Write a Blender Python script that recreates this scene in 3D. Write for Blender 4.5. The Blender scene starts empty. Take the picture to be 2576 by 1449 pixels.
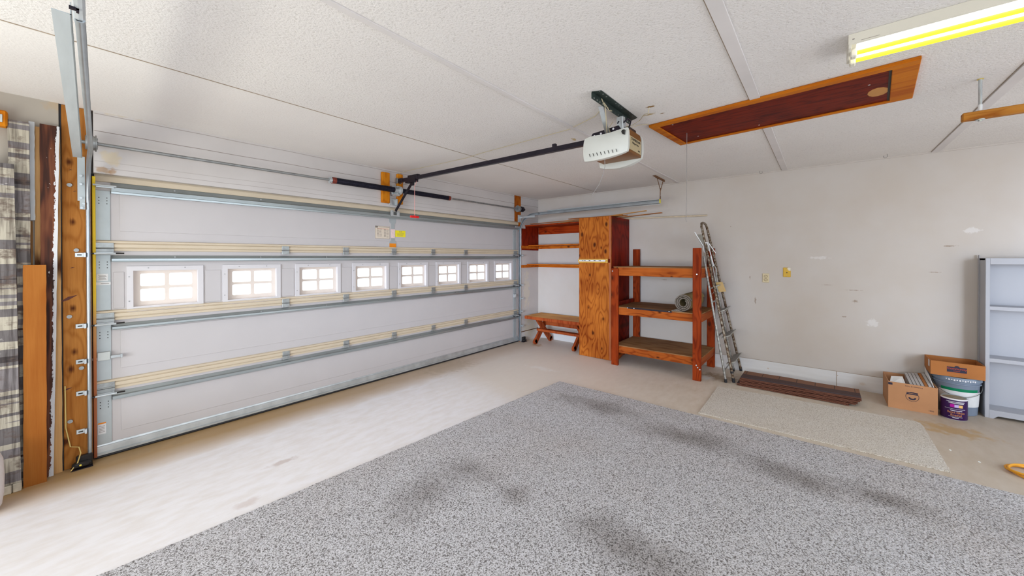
import bpy, bmesh, math, random
from mathutils import Vector, Matrix, Euler
random.seed(7)
R = math.radians
SC = bpy.context.scene
COL = SC.collection

# ------------------------------------------------------------------ camera
cd = bpy.data.cameras.new('camera')
cam = bpy.data.objects.new('camera', cd)
COL.objects.link(cam)
SC.camera = cam
cd.sensor_fit = 'HORIZONTAL'
cd.sensor_width = 36.0
cd.lens = 13.1114
cd.shift_y = -0.02791
cd.clip_start = 0.02
cam.location = (0, 0, 1.51)
_yaw, _pit, _rol = R(50.33162), R(-0.32543), R(-0.06942)
_f = Vector((math.sin(_yaw)*math.cos(_pit), math.cos(_yaw)*math.cos(_pit), math.sin(_pit)))
_r = Vector((math.cos(_yaw), -math.sin(_yaw), 0))
_u = _r.cross(_f)
_r2 = _r*math.cos(_rol) + _u*math.sin(_rol)
_u2 = -_r*math.sin(_rol) + _u*math.cos(_rol)
cam.rotation_euler = Matrix((_r2, _u2, -_f)).transposed().to_euler()

# ------------------------------------------------------------------ world, lights, exposure
SC.view_settings.view_transform = 'Standard'
SC.view_settings.look = 'None'
SC.view_settings.gamma = 1.0
SC.view_settings.use_curve_mapping = False
SC.view_settings.exposure = 0.16
SC.cycles.use_denoising = True
SC.cycles.max_bounces = 10
SC.cycles.diffuse_bounces = 6
SC.cycles.sample_clamp_indirect = 6.0
SC.cycles.caustics_reflective = False
SC.cycles.caustics_refractive = False

W = bpy.data.worlds.new('sky')
SC.world = W
W.use_nodes = True
wn = W.node_tree.nodes
wn['Background'].inputs[0].default_value = (0.90, 0.96, 1.0, 1)
wn['Background'].inputs[1].default_value = 1.6

def area(name, loc, rot, sx, sy, power, color):
    ld = bpy.data.lights.new(name, 'AREA')
    ld.shape = 'RECTANGLE'; ld.size = sx; ld.size_y = sy
    ld.energy = power; ld.color = color
    o = bpy.data.objects.new(name, ld); COL.objects.link(o)
    o.location = loc; o.rotation_euler = rot
    return o
# added area lamps standing in for daylight through unseen rear and side openings
area('daylight_fill_rear', (1.6, -3.12, 1.75), (R(38), 0, 0), 4.4, 1.5, 60, (0.64, 0.80, 1.0))
area('daylight_fill_side', (-1.72, 1.5, 1.40), (R(70), 0, R(-90)), 3.4, 1.5, 16, (0.74, 0.85, 1.0))
# upturned area lamps added to brighten the ceiling, as glow from ground outside
area('ground_glow_fill_side', (-1.74, 2.0, 0.75), (R(134), 0, R(-90)), 2.6, 0.8, 50, (1.0, 0.98, 0.86))
area('ground_glow_fill_rear', (2.2, -3.14, 0.75), (R(140), 0, 0), 5.0, 0.8, 30, (1.0, 0.90, 0.84))
# sky beyond the garage door, high and very soft, coming in through the small panes
sd = bpy.data.lights.new('sky_light', 'SUN'); sd.energy = 15.0; sd.angle = R(75); sd.color = (1.0, 0.98, 0.96)
so = bpy.data.objects.new('sky_light', sd); COL.objects.link(so)
so.rotation_euler = Vector((0.10, -0.62, -0.78)).to_track_quat('-Z', 'Y').to_euler()

s2 = bpy.data.lights.new('alcove_fill_sun', 'SUN'); s2.energy = 3.0; s2.angle = R(26); s2.color = (0.70, 0.82, 1.0)  # extra sun lamp added and aimed to brighten the corner alcove
so2 = bpy.data.objects.new('alcove_fill_sun', s2); COL.objects.link(so2)
so2.rotation_euler = Vector((1.0, 0.30, -0.09)).to_track_quat('-Z', 'Y').to_euler()

# ------------------------------------------------------------------ dimensions
YW, YD, XR, ZC = 4.132, 4.195, 5.76, 2.597
XL, YB = -1.8, -3.2

# ------------------------------------------------------------------ material helpers
def new_mat(name):
    m = bpy.data.materials.new(name); m.use_nodes = True
    m.node_tree.nodes['Principled BSDF'].inputs['Specular IOR Level'].default_value = .3
    return m, m.node_tree, m.node_tree.nodes['Principled BSDF']
def L(nt, a, b): nt.links.new(a, b)
def setv(sock, v):
    if isinstance(v, bpy.types.NodeSocket): sock.id_data.links.new(v, sock)
    else: sock.default_value = v
def c4(c): return tuple(c) + (1,) if len(c) == 3 else c
def coords(nt, scale=(1, 1, 1), loc=(0, 0, 0), rot=(0, 0, 0)):
    tc = nt.nodes.new('ShaderNodeTexCoord'); mp = nt.nodes.new('ShaderNodeMapping')
    mp.inputs['Scale'].default_value = scale; mp.inputs['Location'].default_value = loc
    mp.inputs['Rotation'].default_value = rot
    L(nt, tc.outputs['Object'], mp.inputs['Vector'])
    return mp.outputs['Vector']
def noise(nt, vec, scale, detail=3, rough=.55, dist=0.0):
    n = nt.nodes.new('ShaderNodeTexNoise'); L(nt, vec, n.inputs['Vector'])
    n.inputs['Scale'].default_value = scale; n.inputs['Detail'].default_value = detail
    n.inputs['Roughness'].default_value = rough; n.inputs['Distortion'].default_value = dist
    return n.outputs['Fac']
def ramp(nt, fac, stops, interp='LINEAR'):
    r = nt.nodes.new('ShaderNodeValToRGB'); L(nt, fac, r.inputs['Fac'])
    r.color_ramp.interpolation = interp
    e = r.color_ramp.elements
    while len(e) < len(stops): e.new(0.5)
    for i, (p, c) in enumerate(stops): e[i].position = p; e[i].color = c4(c)
    return r.outputs['Color']
def mix(nt, fac, a, b, mode='MIX'):
    m = nt.nodes.new('ShaderNodeMix'); m.data_type = 'RGBA'; m.blend_type = mode
    for s, v in ((m.inputs[0], fac), (m.inputs[6], a), (m.inputs[7], b)):
        if isinstance(v, (tuple, list)): v = c4(v)
        setv(s, v)
    return m.outputs[2]
def math_(nt, op, a, b=0.0, clamp=False):
    m = nt.nodes.new('ShaderNodeMath'); m.operation = op; m.use_clamp = clamp
    setv(m.inputs[0], a); setv(m.inputs[1], b)
    return m.outputs[0]
def maprange(nt, v, a, b, c=0.0, d=1.0):
    m = nt.nodes.new('ShaderNodeMapRange'); setv(m.inputs[0], v)
    for i, x in enumerate((a, b, c, d)): m.inputs[i+1].default_value = x
    return m.outputs[0]
def bump(nt, bs, h, strength=.3, dist=.01):
    b = nt.nodes.new('ShaderNodeBump'); L(nt, h, b.inputs['Height'])
    b.inputs['Strength'].default_value = strength; b.inputs['Distance'].default_value = dist
    L(nt, b.outputs['Normal'], bs.inputs['Normal'])
def blob(nt, center, size, soft=.6, warp=None, rotz=0.0):
    """mask 1 inside an ellipsoid patch, 0 outside, ragged when warp noise is given"""
    tc = nt.nodes.new('ShaderNodeTexCoord')
    s = nt.nodes.new('ShaderNodeVectorMath'); s.operation = 'SUBTRACT'
    L(nt, tc.outputs['Object'], s.inputs[0]); s.inputs[1].default_value = center
    v = s.outputs[0]
    if rotz:
        rr = nt.nodes.new('ShaderNodeVectorRotate'); rr.rotation_type = 'Z_AXIS'
        L(nt, v, rr.inputs['Vector']); rr.inputs['Angle'].default_value = rotz; v = rr.outputs[0]
    d = nt.nodes.new('ShaderNodeVectorMath'); d.operation = 'DIVIDE'
    L(nt, v, d.inputs[0]); d.inputs[1].default_value = size
    ln = nt.nodes.new('ShaderNodeVectorMath'); ln.operation = 'LENGTH'; L(nt, d.outputs[0], ln.inputs[0])
    l = ln.outputs['Value']
    if warp is not None: l = math_(nt, 'ADD', l, warp)
    return maprange(nt, l, 1.0 - soft, 1.0, 1.0, 0.0)

def plain(name, col, rough=.5, metal=0.0, var=.06, vscale=6, bumps=0.0, bscale=60, stretch=(1, 1, 1)):
    m, nt, bs = new_mat(name)
    v = coords(nt, stretch)
    n = noise(nt, v, vscale, 4)
    lo = tuple(max(0, c*(1-var)) for c in col); hi = tuple(min(1, c*(1+var)) for c in col)
    L(nt, ramp(nt, n, [(.3, lo), (.7, hi)]), bs.inputs['Base Color'])
    bs.inputs['Roughness'].default_value = rough; bs.inputs['Metallic'].default_value = metal
    if bumps: bump(nt, bs, noise(nt, v, bscale, 3), bumps, .004)
    return m

def wood(name, dark, light, axis=2, rings=9.0, across=7.0, along=.7, knots=4.0, rough=.42, knotcol=(.05, .010, .004), rnd=True, fine=.35, thin=0):
    """stained timber: contour grain running along one axis, with knots"""
    m, nt, bs = new_mat(name)
    tc = nt.nodes.new('ShaderNodeTexCoord'); oi = nt.nodes.new('ShaderNodeObjectInfo')
    add = nt.nodes.new('ShaderNodeVectorMath'); add.operation = 'ADD'
    L(nt, tc.outputs['Object'], add.inputs[0])
    if rnd:
        sc = nt.nodes.new('ShaderNodeVectorMath'); sc.operation = 'SCALE'; sc.inputs[0].default_value = (7.3, 3.1, 5.7)
        L(nt, oi.outputs['Random'], sc.inputs['Scale']); L(nt, sc.outputs[0], add.inputs[1])
    mp = nt.nodes.new('ShaderNodeMapping'); L(nt, add.outputs[0], mp.inputs['Vector'])
    s = [across]*3; s[axis] = along; mp.inputs['Scale'].default_value = s
    v = mp.outputs['Vector']
    n1 = noise(nt, v, 1.0, 1.5, .5)
    mp2 = nt.nodes.new('ShaderNodeMapping'); L(nt, add.outputs[0], mp2.inputs['Vector'])
    s2 = [160.0]*3; s2[axis] = 5.0; mp2.inputs['Scale'].default_value = s2
    n2 = noise(nt, mp2.outputs['Vector'], 1.0, 3, .6)
    n3 = noise(nt, add.outputs[0], 2.4, 3, .5)
    g = math_(nt, 'MULTIPLY', n1, rings*6.283)
    if knots:
        mp3 = nt.nodes.new('ShaderNodeMapping'); L(nt, add.outputs[0], mp3.inputs['Vector'])
        s3 = [knots]*3; s3[axis] = knots*.6; mp3.inputs['Scale'].default_value = s3
        sp3 = nt.nodes.new('ShaderNodeSeparateXYZ'); L(nt, mp3.outputs['Vector'], sp3.inputs[0])
        cb3 = nt.nodes.new('ShaderNodeCombineXYZ'); ax = [i for i in range(3) if i != thin]
        L(nt, sp3.outputs[ax[0]], cb3.inputs[0]); L(nt, sp3.outputs[ax[1]], cb3.inputs[1])
        vo = nt.nodes.new('ShaderNodeTexVoronoi'); vo.voronoi_dimensions = '2D'; L(nt, cb3.outputs[0], vo.inputs['Vector']); vo.inputs['Scale'].default_value = 1.0
        vo.inputs['Randomness'].default_value = 1.0
        kd = math_(nt, 'ADD', vo.outputs['Distance'], math_(nt, 'MULTIPLY', math_(nt, 'SUBTRACT', n2, .5), .12))
        sepk = nt.nodes.new('ShaderNodeSeparateColor'); L(nt, vo.outputs['Color'], sepk.inputs[0])
        big = math_(nt, 'MULTIPLY', sepk.outputs[0], .12)
        kd = math_(nt, 'ADD', kd, big)
        g = math_(nt, 'ADD', g, math_(nt, 'MULTIPLY', maprange(nt, kd, .0, .55, 1, 0), 9.0))
    g = math_(nt, 'SINE', g)
    ln = math_(nt, 'POWER', math_(nt, 'MULTIPLY_ADD', g, .5), 3.0); ln.node.inputs[0].links[0].from_node.inputs[2].default_value = .5
    f = math_(nt, 'MULTIPLY_ADD', ln, -.34); f.node.inputs[2].default_value = .66
    f = math_(nt, 'ADD', f, math_(nt, 'MULTIPLY', math_(nt, 'SUBTRACT', n2, .5), fine*2))
    f = math_(nt, 'ADD', f, math_(nt, 'MULTIPLY', math_(nt, 'SUBTRACT', n3, .5), .9))
    mid = tuple((a+b)/2 for a, b in zip(dark, light))
    col = ramp(nt, f, [(.12, dark), (.5, mid), (.85, light)])
    if knots:
        k = maprange(nt, kd, .07, .15, .92, 0.0)
        col = mix(nt, k, col, knotcol)
    L(nt, col, bs.inputs['Base Color'])
    bs.inputs['Roughness'].default_value = rough+.12
    bs.inputs['Specular IOR Level'].default_value = .07
    bump(nt, bs, n2, .15, .002)
    return m

M = {}
# --- room surfaces
def wall_mat():
    m, nt, bs = new_mat('painted_drywall')
    v = coords(nt)
    base = ramp(nt, noise(nt, v, 1.3, 4), [(.3, (.555, .500, .450)), (.7, (.60, .565, .54))])
    w = math_(nt, 'MULTIPLY', math_(nt, 'SUBTRACT', noise(nt, v, 40, 3), .5), 2.2)
    # filler patches, nail holes and scuffs that sit on this wall
    for c, s in (((5.76, -.442, .775), (.1, .05, .045)), ((5.76, -1.15, 1.77), (.1, .06, .03)), ((5.76, .02, 1.5), (.1, .1, .02))):
        base = mix(nt, math_(nt, 'MULTIPLY', blob(nt, c, s, .4, w), .35), base, (.86, .86, .87))
    for c, s in (((5.76, .943, 1.921), (.1, .008, .009)), ((5.76, -.05, 1.18), (.1, .05, .004)), ((5.76, -.28, 1.13), (.1, .07, .006)), ((5.76, -.3, 1.0), (.1, .03, .02)),
                 ((5.76, .66, .95), (.1, .012, .05)), ((5.76, .72, 1.24), (.1, .006, .03)), ((5.76, -.2, .82), (.1, .03, .01)), ((5.76, -.9, 1.35), (.1, .05, .006)), ((5.76, 2.6, 1.15), (.1, .05, .01)),
                 ((5.76, -1.0, 1.62), (.1, .05, .008)), ((5.76, 1.8, 1.17), (.1, .06, .006))):
        base = mix(nt, math_(nt, 'MULTIPLY', blob(nt, c, s, .5, w), .75), base, (.30, .22, .16))
    L(nt, base, bs.inputs['Base Color'])
    bs.inputs['Roughness'].default_value = .75
    bump(nt, bs, noise(nt, v, 25, 3), .08, .004)
    return m
M['wall'] = wall_mat()
def header_mat():
    m, nt, bs = new_mat('painted_board_wall')
    v = coords(nt)
    base = ramp(nt, noise(nt, v, 2.0, 4), [(.3, (.53, .50, .49)), (.7, (.60, .57, .56))])
    w = math_(nt, 'MULTIPLY', math_(nt, 'SUBTRACT', noise(nt, v, 16, 4), .5), 3.0)
    # seams between the boards
    sep = nt.nodes.new('ShaderNodeSeparateXYZ'); L(nt, v, sep.inputs[0])
    zw = math_(nt, 'ADD', sep.outputs[2], math_(nt, 'MULTIPLY', noise(nt, coords(nt, (1.2, 1, 1)), 1.0, 2), .02))
    xpos = maprange(nt, sep.outputs[0], .15, .16, 0, 1)
    for z, wd, k in ((2.462, .0035, .75), (2.24, .003, .3), (2.193, .003, .4), (2.59, .004, .5)):
        d = math_(nt, 'ABSOLUTE', math_(nt, 'SUBTRACT', zw, z))
        base = mix(nt, math_(nt, 'MULTIPLY', math_(nt, 'MULTIPLY', maprange(nt, d, wd*.4, wd, 1, 0), k), xpos), base, (.16, .12, .09))
    base = mix(nt, maprange(nt, sep.outputs[0], -.011, -.009, 1, 0), base, (.40, .36, .31))
    for c, s, cc in (((.24, 4.13, 2.27), (.05, .2, .07), (.62, .52, .36)), ((.2, 4.13, 2.165), (.04, .2, .03), (.42, .26, .13)), ((.245, 4.13, 2.165), (.02, .2, .03), (.40, .24, .12)),
                     ((.40, 4.13, 2.62), (.3, .2, .035), (.55, .47, .36)), ((-.02, 4.13, 2.58), (.05, .2, .05), (.45, .34, .22)), ((5.5, 4.13, .2), (.22, .2, .22), (.60, .52, .38)), ((5.4, 4.13, .9), (.1, .2, .4), (.66, .60, .50))):
        base = mix(nt, math_(nt, 'MULTIPLY', blob(nt, c, s, .5, w), .7), base, cc)
    L(nt, base, bs.inputs['Base Color']); bs.inputs['Roughness'].default_value = .6
    bump(nt, bs, noise(nt, v, 20, 3), .1, .004)
    return m
M['header'] = header_mat()
def ceil_mat():
    m, nt, bs = new_mat('stippled_ceiling')
    v = coords(nt)
    big = noise(nt, v, .8, 3)
    base = ramp(nt, big, [(.3, (.74, .71, .69)), (.7, (.80, .775, .75))])
    n = noise(nt, v, 85, 4, .65)
    sep = nt.nodes.new('ShaderNodeSeparateXYZ'); L(nt, v, sep.inputs[0])
    tex = maprange(nt, sep.outputs[1], 2.84, 2.90, 1.0, .35)
    spk = maprange(nt, n, .34, .44, .35, 0.0)
    base = mix(nt, math_(nt, 'MULTIPLY', spk, tex), base, (.42, .39, .34))
    w = math_(nt, 'MULTIPLY', math_(nt, 'SUBTRACT', noise(nt, v, 22, 4), .5), 2.6)
    for c, s, cc in (((3.02, 1.76, 2.597), (.05, .022, .1), (.55, .42, .22)), ((2.72, .955, 2.597), (.018, .03, .1), (.30, .17, .06)), ((2.86, 1.02, 2.597), (.02, .05, .1), (.5, .38, .2)),
                     ((2.9, .93, 2.597), (.012, .02, .1), (.3, .2, .1))):
        base = mix(nt, blob(nt, c, s, .4, w), base, cc)
    L(nt, base, bs.inputs['Base Color']); bs.inputs['Roughness'].default_value = .9
    h = math_(nt, 'MULTIPLY', n, tex)
    bump(nt, bs, h, .55, .012)
    return m
M['ceiling'] = ceil_mat()
M['batten'] = plain('ceiling_batten', (.66, .63, .62), .7, 0, .05, 3)
def floor_mat():
    m, nt, bs = new_mat('stained_concrete')
    v = coords(nt)
    n = noise(nt, v, 1.4, 5, .6); n2 = noise(nt, coords(nt, (1, 2.4, 1)), 6, 5, .6)
    base = ramp(nt, n, [(.25, (.50, .40, .28)), (.5, (.62, .53, .42)), (.75, (.72, .64, .55))])
    base = mix(nt, .5, base, ramp(nt, n2, [(.3, (.54, .45, .34)), (.7, (.74, .68, .60))]))
    warp = math_(nt, 'MULTIPLY', math_(nt, 'SUBTRACT', noise(nt, v, 3.0, 4), .5), .35)
    sep = nt.nodes.new('ShaderNodeSeparateXYZ'); L(nt, v, sep.inputs[0])
    X, Y = sep.outputs[0], sep.outputs[1]
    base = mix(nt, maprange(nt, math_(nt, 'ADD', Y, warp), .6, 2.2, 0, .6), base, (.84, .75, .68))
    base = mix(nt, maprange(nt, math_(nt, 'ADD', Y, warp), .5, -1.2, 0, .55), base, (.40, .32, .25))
    # window daylight in front of the door, painted as a pale slab area
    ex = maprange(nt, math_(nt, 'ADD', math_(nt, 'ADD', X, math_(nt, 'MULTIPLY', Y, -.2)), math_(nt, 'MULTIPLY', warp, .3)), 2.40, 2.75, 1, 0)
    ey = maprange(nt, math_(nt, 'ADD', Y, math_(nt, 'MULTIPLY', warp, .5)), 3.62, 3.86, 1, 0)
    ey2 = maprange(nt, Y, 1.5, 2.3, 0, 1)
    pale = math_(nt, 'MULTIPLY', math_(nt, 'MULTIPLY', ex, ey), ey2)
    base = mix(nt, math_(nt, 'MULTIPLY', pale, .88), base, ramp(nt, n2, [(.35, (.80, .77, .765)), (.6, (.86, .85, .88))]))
    far = math_(nt, 'MULTIPLY', maprange(nt, X, 2.5, 3.3, 0, 1), math_(nt, 'MULTIPLY', maprange(nt, Y, 1.9, 2.6, 0, 1), ey))
    base = mix(nt, math_(nt, 'MULTIPLY', far, .5), base, (.74, .69, .63))
    grime_shade = math_(nt, 'MULTIPLY', maprange(nt, math_(nt, 'ADD', Y, math_(nt, 'MULTIPLY', warp, .35)), 3.66, 3.98, 0, 1), maprange(nt, math_(nt, 'ADD', X, warp), 1.2, 4.2, 1, .35))  # strip along the door: shade painted in together with brown dirt
    base = mix(nt, math_(nt, 'MULTIPLY', grime_shade, .88), base, (.42, .25, .085))
    w = math_(nt, 'MULTIPLY', math_(nt, 'SUBTRACT', noise(nt, v, 14, 4), .5), 2.4)
    for c, s, cc, k in (((1.02, 3.06, 0), (.11, .05, .2), (.52, .42, .38), .6), ((.72, 2.72, 0), (.08, .05, .2), (.60, .50, .46), .5), ((4.93, -.86, 0), (.16, .28, .2), (.48, .30, .12), .75),
                        ((5.25, 1.0, 0), (.2, .28, .2), (.28, .19, .10), .8), ((5.15, 1.1, 0), (.12, .1, .2), (.70, .69, .66), .8), ((3.75, -.82, 0), (.06, .3, .2), (.52, .36, .18), .6),
                        ((5.2, 3.75, 0), (.1, .12, .2), (.50, .32, .15), .7), ((4.15, 2.9, 0), (.08, .25, .2), (.82, .80, .77), .6), ((.3, 4.1, 0), (.5, .10, .2), (.36, .24, .11), .4), ((3.4, 3.95, 0), (.5, .3, .2), (.44, .34, .22), .4)):
        base = mix(nt, math_(nt, 'MULTIPLY', blob(nt, c, s, .6, w), k), base, cc)
    sp = maprange(nt, noise(nt, coords(nt, (1, 2.0, 1)), 22, 3, .7), .27, .32, .6, 0)
    base = mix(nt, math_(nt, 'MULTIPLY', sp, math_(nt, 'SUBTRACT', 1.0, math_(nt, 'MULTIPLY', pale, .8))), base, (.30, .23, .17))
    for c in ((4.42, -.78, 0), (4.3, -.9, 0)):
        base = mix(nt, blob(nt, c, (.018, .007, .1), .3), base, (.92, .96, .93))
    L(nt, base, bs.inputs['Base Color']); bs.inputs['Roughness'].default_value = .48
    bump(nt, bs, noise(nt, v, 30, 4), .08, .004)
    return m
M['floor'] = floor_mat()

# --- carpets
def carpet(name, cols, stains, scale, bstr, blobs=()):
    m, nt, bs = new_mat(name)
    v = coords(nt)
    vo = nt.nodes.new('ShaderNodeTexVoronoi'); L(nt, v, vo.inputs['Vector']); vo.inputs['Scale'].default_value = scale
    n = noise(nt, v, scale*.8, 4, .75)
    f = math_(nt, 'ADD', math_(nt, 'MULTIPLY', vo.outputs['Distance'], -.55), math_(nt, 'MULTIPLY', n, 1.4))
    base = ramp(nt, f, [(.22, cols[0]), (.38, cols[1]), (.58, cols[2])])
    n5 = noise(nt, v, .9, 4, .6)
    base = mix(nt, maprange(nt, n5, .45, .72, 0, .35), base, stains, 'MULTIPLY')
    w = math_(nt, 'MULTIPLY', math_(nt, 'SUBTRACT', noise(nt, v, 3.5, 5, .65), .5), 1.4)
    for c, s, rz, k in blobs:
        base = mix(nt, math_(nt, 'MULTIPLY', blob(nt, c, s, .9, w, rz), k), base, (.42, .39, .36), 'MULTIPLY')
    L(nt, base, bs.inputs['Base Color']); bs.inputs['Roughness'].default_value = .95
    bump(nt, bs, f, bstr, .012)
    return m
M['rug'] = carpet('grey_pile_carpet', ((.24, .22, .215), (.68, .66, .67), (.95, .93, .96)), (.84, .75, .67), 145, .9,
    [((3.42, 1.75, 0), (.22, .60, .3), 0, .75), ((3.31, .90, 0), (.22, .60, .3), -.12, .75), ((3.19, .15, 0), (.2, .5, .3), 0, .75), ((3.25, -.34, 0), (.17, .25, .3), .1, .6), ((1.50, 1.95, 0), (.4, .22, .3), -.3, .6),
     ((1.84, 1.88, 0), (.17, .25, .3), 0, .5), ((1.82, 1.48, 0), (.12, .12, .3), 0, .65), ((1.86, .75, 0), (.22, .42, .3), 0, .8), ((.9, 1.2, 0), (.3, .3, .3), .1, .3), ((3.3, -.9, 0), (.3, .4, .3), 0, .25)])
M['mat'] = carpet('cream_carpet_remnant', ((.46, .40, .33), (.70, .65, .58), (.80, .76, .70)), (.80, .72, .62), 150, .5)
M['rug_edge'] = plain('carpet_edge', (.36, .33, .30), .95, 0, .3, 90)

# --- timbers
M['ply'] = wood('orange_stained_plywood', (.17, .023, .003), (.53, .165, .025), 2, 13, 6.0, .9, 5.2, .35, rnd=False, fine=.30)
M['ply_side'] = wood('dark_red_plywood', (.07, .004, .001), (.24, .014, .004), 2, 5, 5, 1.3, 3.5, .35)
M['red_wood_z'] = wood('redwood_upright', (.13, .012, .002), (.34, .050, .008), 2, 5, 9, .5, 5, .4)
M['red_wood_y'] = wood('redwood_rail', (.18, .026, .004), (.46, .115, .018), 1, 5, 9, .5, 5, .4)
M['red_wood_x'] = wood('redwood_cross_rail', (.17, .022, .003), (.40, .085, .012), 0, 5, 9, .5, 5, .4)
M['shelf_top'] = wood('dusty_plywood_shelf', (.19, .08, .028), (.36, .19, .085), 1, 5, 5, .7, 2.5, .6)
M['alcove_wood'] = wood('red_stained_shelf', (.17, .010, .001), (.40, .05, .006), 1, 5, 9, .5, 4, .4)
M['alcove_light'] = wood('amber_stained_cleat', (.34, .06, .005), (.60, .17, .015), 1, 5, 9, .6, 4, .4)
M['post'] = wood('amber_lumber_post', (.23, .075, .012), (.40, .165, .038), 2, 6, 8, .5, 5, .45, thin=1)
M['plank'] = wood('orange_cedar_plank', (.28, .085, .014), (.37, .135, .027), 2, 3, 7, .5, 3, .5, thin=1)
M['tan'] = wood('tan_board', (.38, .20, .08), (.56, .33, .14), 2, 4, 8, .5, 2, .6)
M['hatch'] = wood('dark_red_plywood_hatch', (.05, .001, .0002), (.17, .012, .001), 1, 7, 9, 1.6, 0, .35, fine=.5)
M['hatch_frame'] = wood('amber_hatch_frame', (.34, .07, .004), (.56, .18, .012), 1, 3, 9, .5, 0, .4)
M['bench'] = wood('varnished_bench_top', (.46, .17, .03), (.72, .38, .10), 1, 5, 7, .6, 2.5, .4)
M['bench_leg'] = wood('reddish_bench_leg', (.20, .025, .006), (.40, .09, .025), 2, 4, 8, .7, 0, .45)
M['stick'] = wood('thin_brown_lath', (.20, .06, .02), (.45, .18, .05), 1, 4, 12, .5, 0, .5)
M['stick_light'] = wood('thin_amber_lath', (.42, .19, .05), (.66, .36, .12), 1, 4, 12, .5, 0, .5)
M['dowel'] = plain('cream_dowel', (.62, .52, .38), .5, 0, .08, 20)
M['block_wood'] = wood('orange_blocking', (.45, .12, .006), (.70, .26, .015), 2, 4, 10, .6, 6, .45)
def barn():
    m, nt, bs = new_mat('weathered_barn_plank')
    tc = nt.nodes.new('ShaderNodeTexCoord'); oi = nt.nodes.new('ShaderNodeObjectInfo')
    add = nt.nodes.new('ShaderNodeVectorMath'); add.operation = 'ADD'; L(nt, tc.outputs['Object'], add.inputs[0])
    sc = nt.nodes.new('ShaderNodeVectorMath'); sc.operation = 'SCALE'; sc.inputs[0].default_value = (3.3, 3.1, 9.7)
    L(nt, oi.outputs['Random'], sc.inputs['Scale']); L(nt, sc.outputs[0], add.inputs[1])
    def mapped(s):
        mp = nt.nodes.new('ShaderNodeMapping'); L(nt, add.outputs[0], mp.inputs['Vector']); mp.inputs['Scale'].default_value = s
        return mp.outputs['Vector']
    band = noise(nt, mapped((.08, .08, 6.0)), 1.0, 2, .4)
    streak = noise(nt, mapped((60, 60, 3)), 1.0, 4, .6)
    grime_shade = noise(nt, mapped((9, 9, 16)), 1.0, 4, .7)
    base = ramp(nt, band, [(.0, (.06, .05, .05)), (.38, (.15, .135, .135)), (.46, (.46, .42, .34)), (.53, (.21, .19, .195)), (.60, (.42, .39, .33)), (.66, (.09, .06, .055))], 'CONSTANT')
    base = mix(nt, .8, base, ramp(nt, streak, [(.34, (.22, .19, .18)), (.58, (1, 1, 1))]), 'MULTIPLY')
    base = mix(nt, maprange(nt, grime_shade, .52, .64, 0, .8), base, (.11, .075, .06))
    base = mix(nt, maprange(nt, grime_shade, .25, .33, .6, 0), base, (.68, .66, .62))
    L(nt, base, bs.inputs['Base Color']); bs.inputs['Roughness'].default_value = .85
    bump(nt, bs, streak, .4, .004)
    return m
M['barn'] = barn()
def peel():
    m, nt, bs = new_mat('peeling_brown_board')
    v = coords(nt)
    st = noise(nt, coords(nt, (30, 30, 1.4)), 1.0, 4, .6)
    g = math_(nt, 'SINE', math_(nt, 'MULTIPLY', noise(nt, coords(nt, (16, 16, 1.3)), 1.0, 2, .5), 34))
    f = math_(nt, 'ADD', math_(nt, 'MULTIPLY', g, .2), st)
    base = ramp(nt, f, [(.3, (.035, .008, .003)), (.55, (.10, .026, .009)), (.8, (.17, .055, .02))])
    sep = nt.nodes.new('ShaderNodeSeparateXYZ'); L(nt, v, sep.inputs[0])
    rag = math_(nt, 'MULTIPLY', math_(nt, 'SUBTRACT', noise(nt, coords(nt, (30, 30, 11)), 1.0, 5, .75), .5), .06)
    edge = maprange(nt, math_(nt, 'ADD', math_(nt, 'ADD', sep.outputs[0], rag), math_(nt, 'MULTIPLY', sep.outputs[2], -.0157)), .0085, .0100, 0, 1)
    base = mix(nt, edge, base, (.66, .66, .68))
    fl = maprange(nt, noise(nt, coords(nt, (45, 45, 18)), 1.0, 3, .6), .70, .72, 0, 1)
    base = mix(nt, fl, base, (.66, .62, .58))
    L(nt, base, bs.inputs['Base Color']); bs.inputs['Roughness'].default_value = .6
    bump(nt, bs, f, .3, .004)
    return m
M['peel'] = peel()

# --- metals, plastics, paints
M['galv'] = plain('galvanized_steel', (.56, .60, .62), .30, .6, .14, 9)
M['track'] = plain('track_steel', (.40, .44, .47), .28, .75, .12, 7)
M['hinge'] = plain('dull_hinge_steel', (.36, .38, .38), .4, .6, .15, 30)
M['galv_plate'] = plain('grey_steel_end_stile', (.44, .485, .50), .45, .35, .06, 6)
M['galv_dark'] = plain('dull_steel', (.30, .31, .31), .42, .75, .2, 20)
M['strut'] = plain('steel_strut', (.36, .40, .41), .30, .65, .10, 5, stretch=(.3, 1, 1))
M['door_white'] = plain('white_door_panel', (.53, .505, .51), .45, 0, .02, 3)
M['door_cream'] = plain('cream_door_rail', (.60, .51, .385), .45, 0, .04, 4)
M['groove'] = plain('shadow_brown_groove', (.34, .27, .20), .7, 0, .1, 10)
M['black_rubber'] = plain('black_rubber', (.022, .022, .026), .6, 0, .2, 30)
M['win_white'] = plain('white_window_frame', (.64, .62, .635), .4, 0, .02, 5)
M['win_grid'] = plain('beige_window_grid', (.74, .66, .60), .45, 0, .04, 8)
M['spring'] = plain('black_oiled_spring', (.018, .018, .032), .38, .5, .3, 40)
M['spring_red'] = plain('rusty_red_spring_end', (.22, .045, .03), .5, .3, .3, 40)
M['black'] = plain('black_painted_steel', (.018, .014, .022), .35, .3, .2, 12)
M['black_glossy'] = plain('black_plastic', (.02, .018, .018), .3, 0, .2, 12)
M['yellow_strip'] = None
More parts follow.
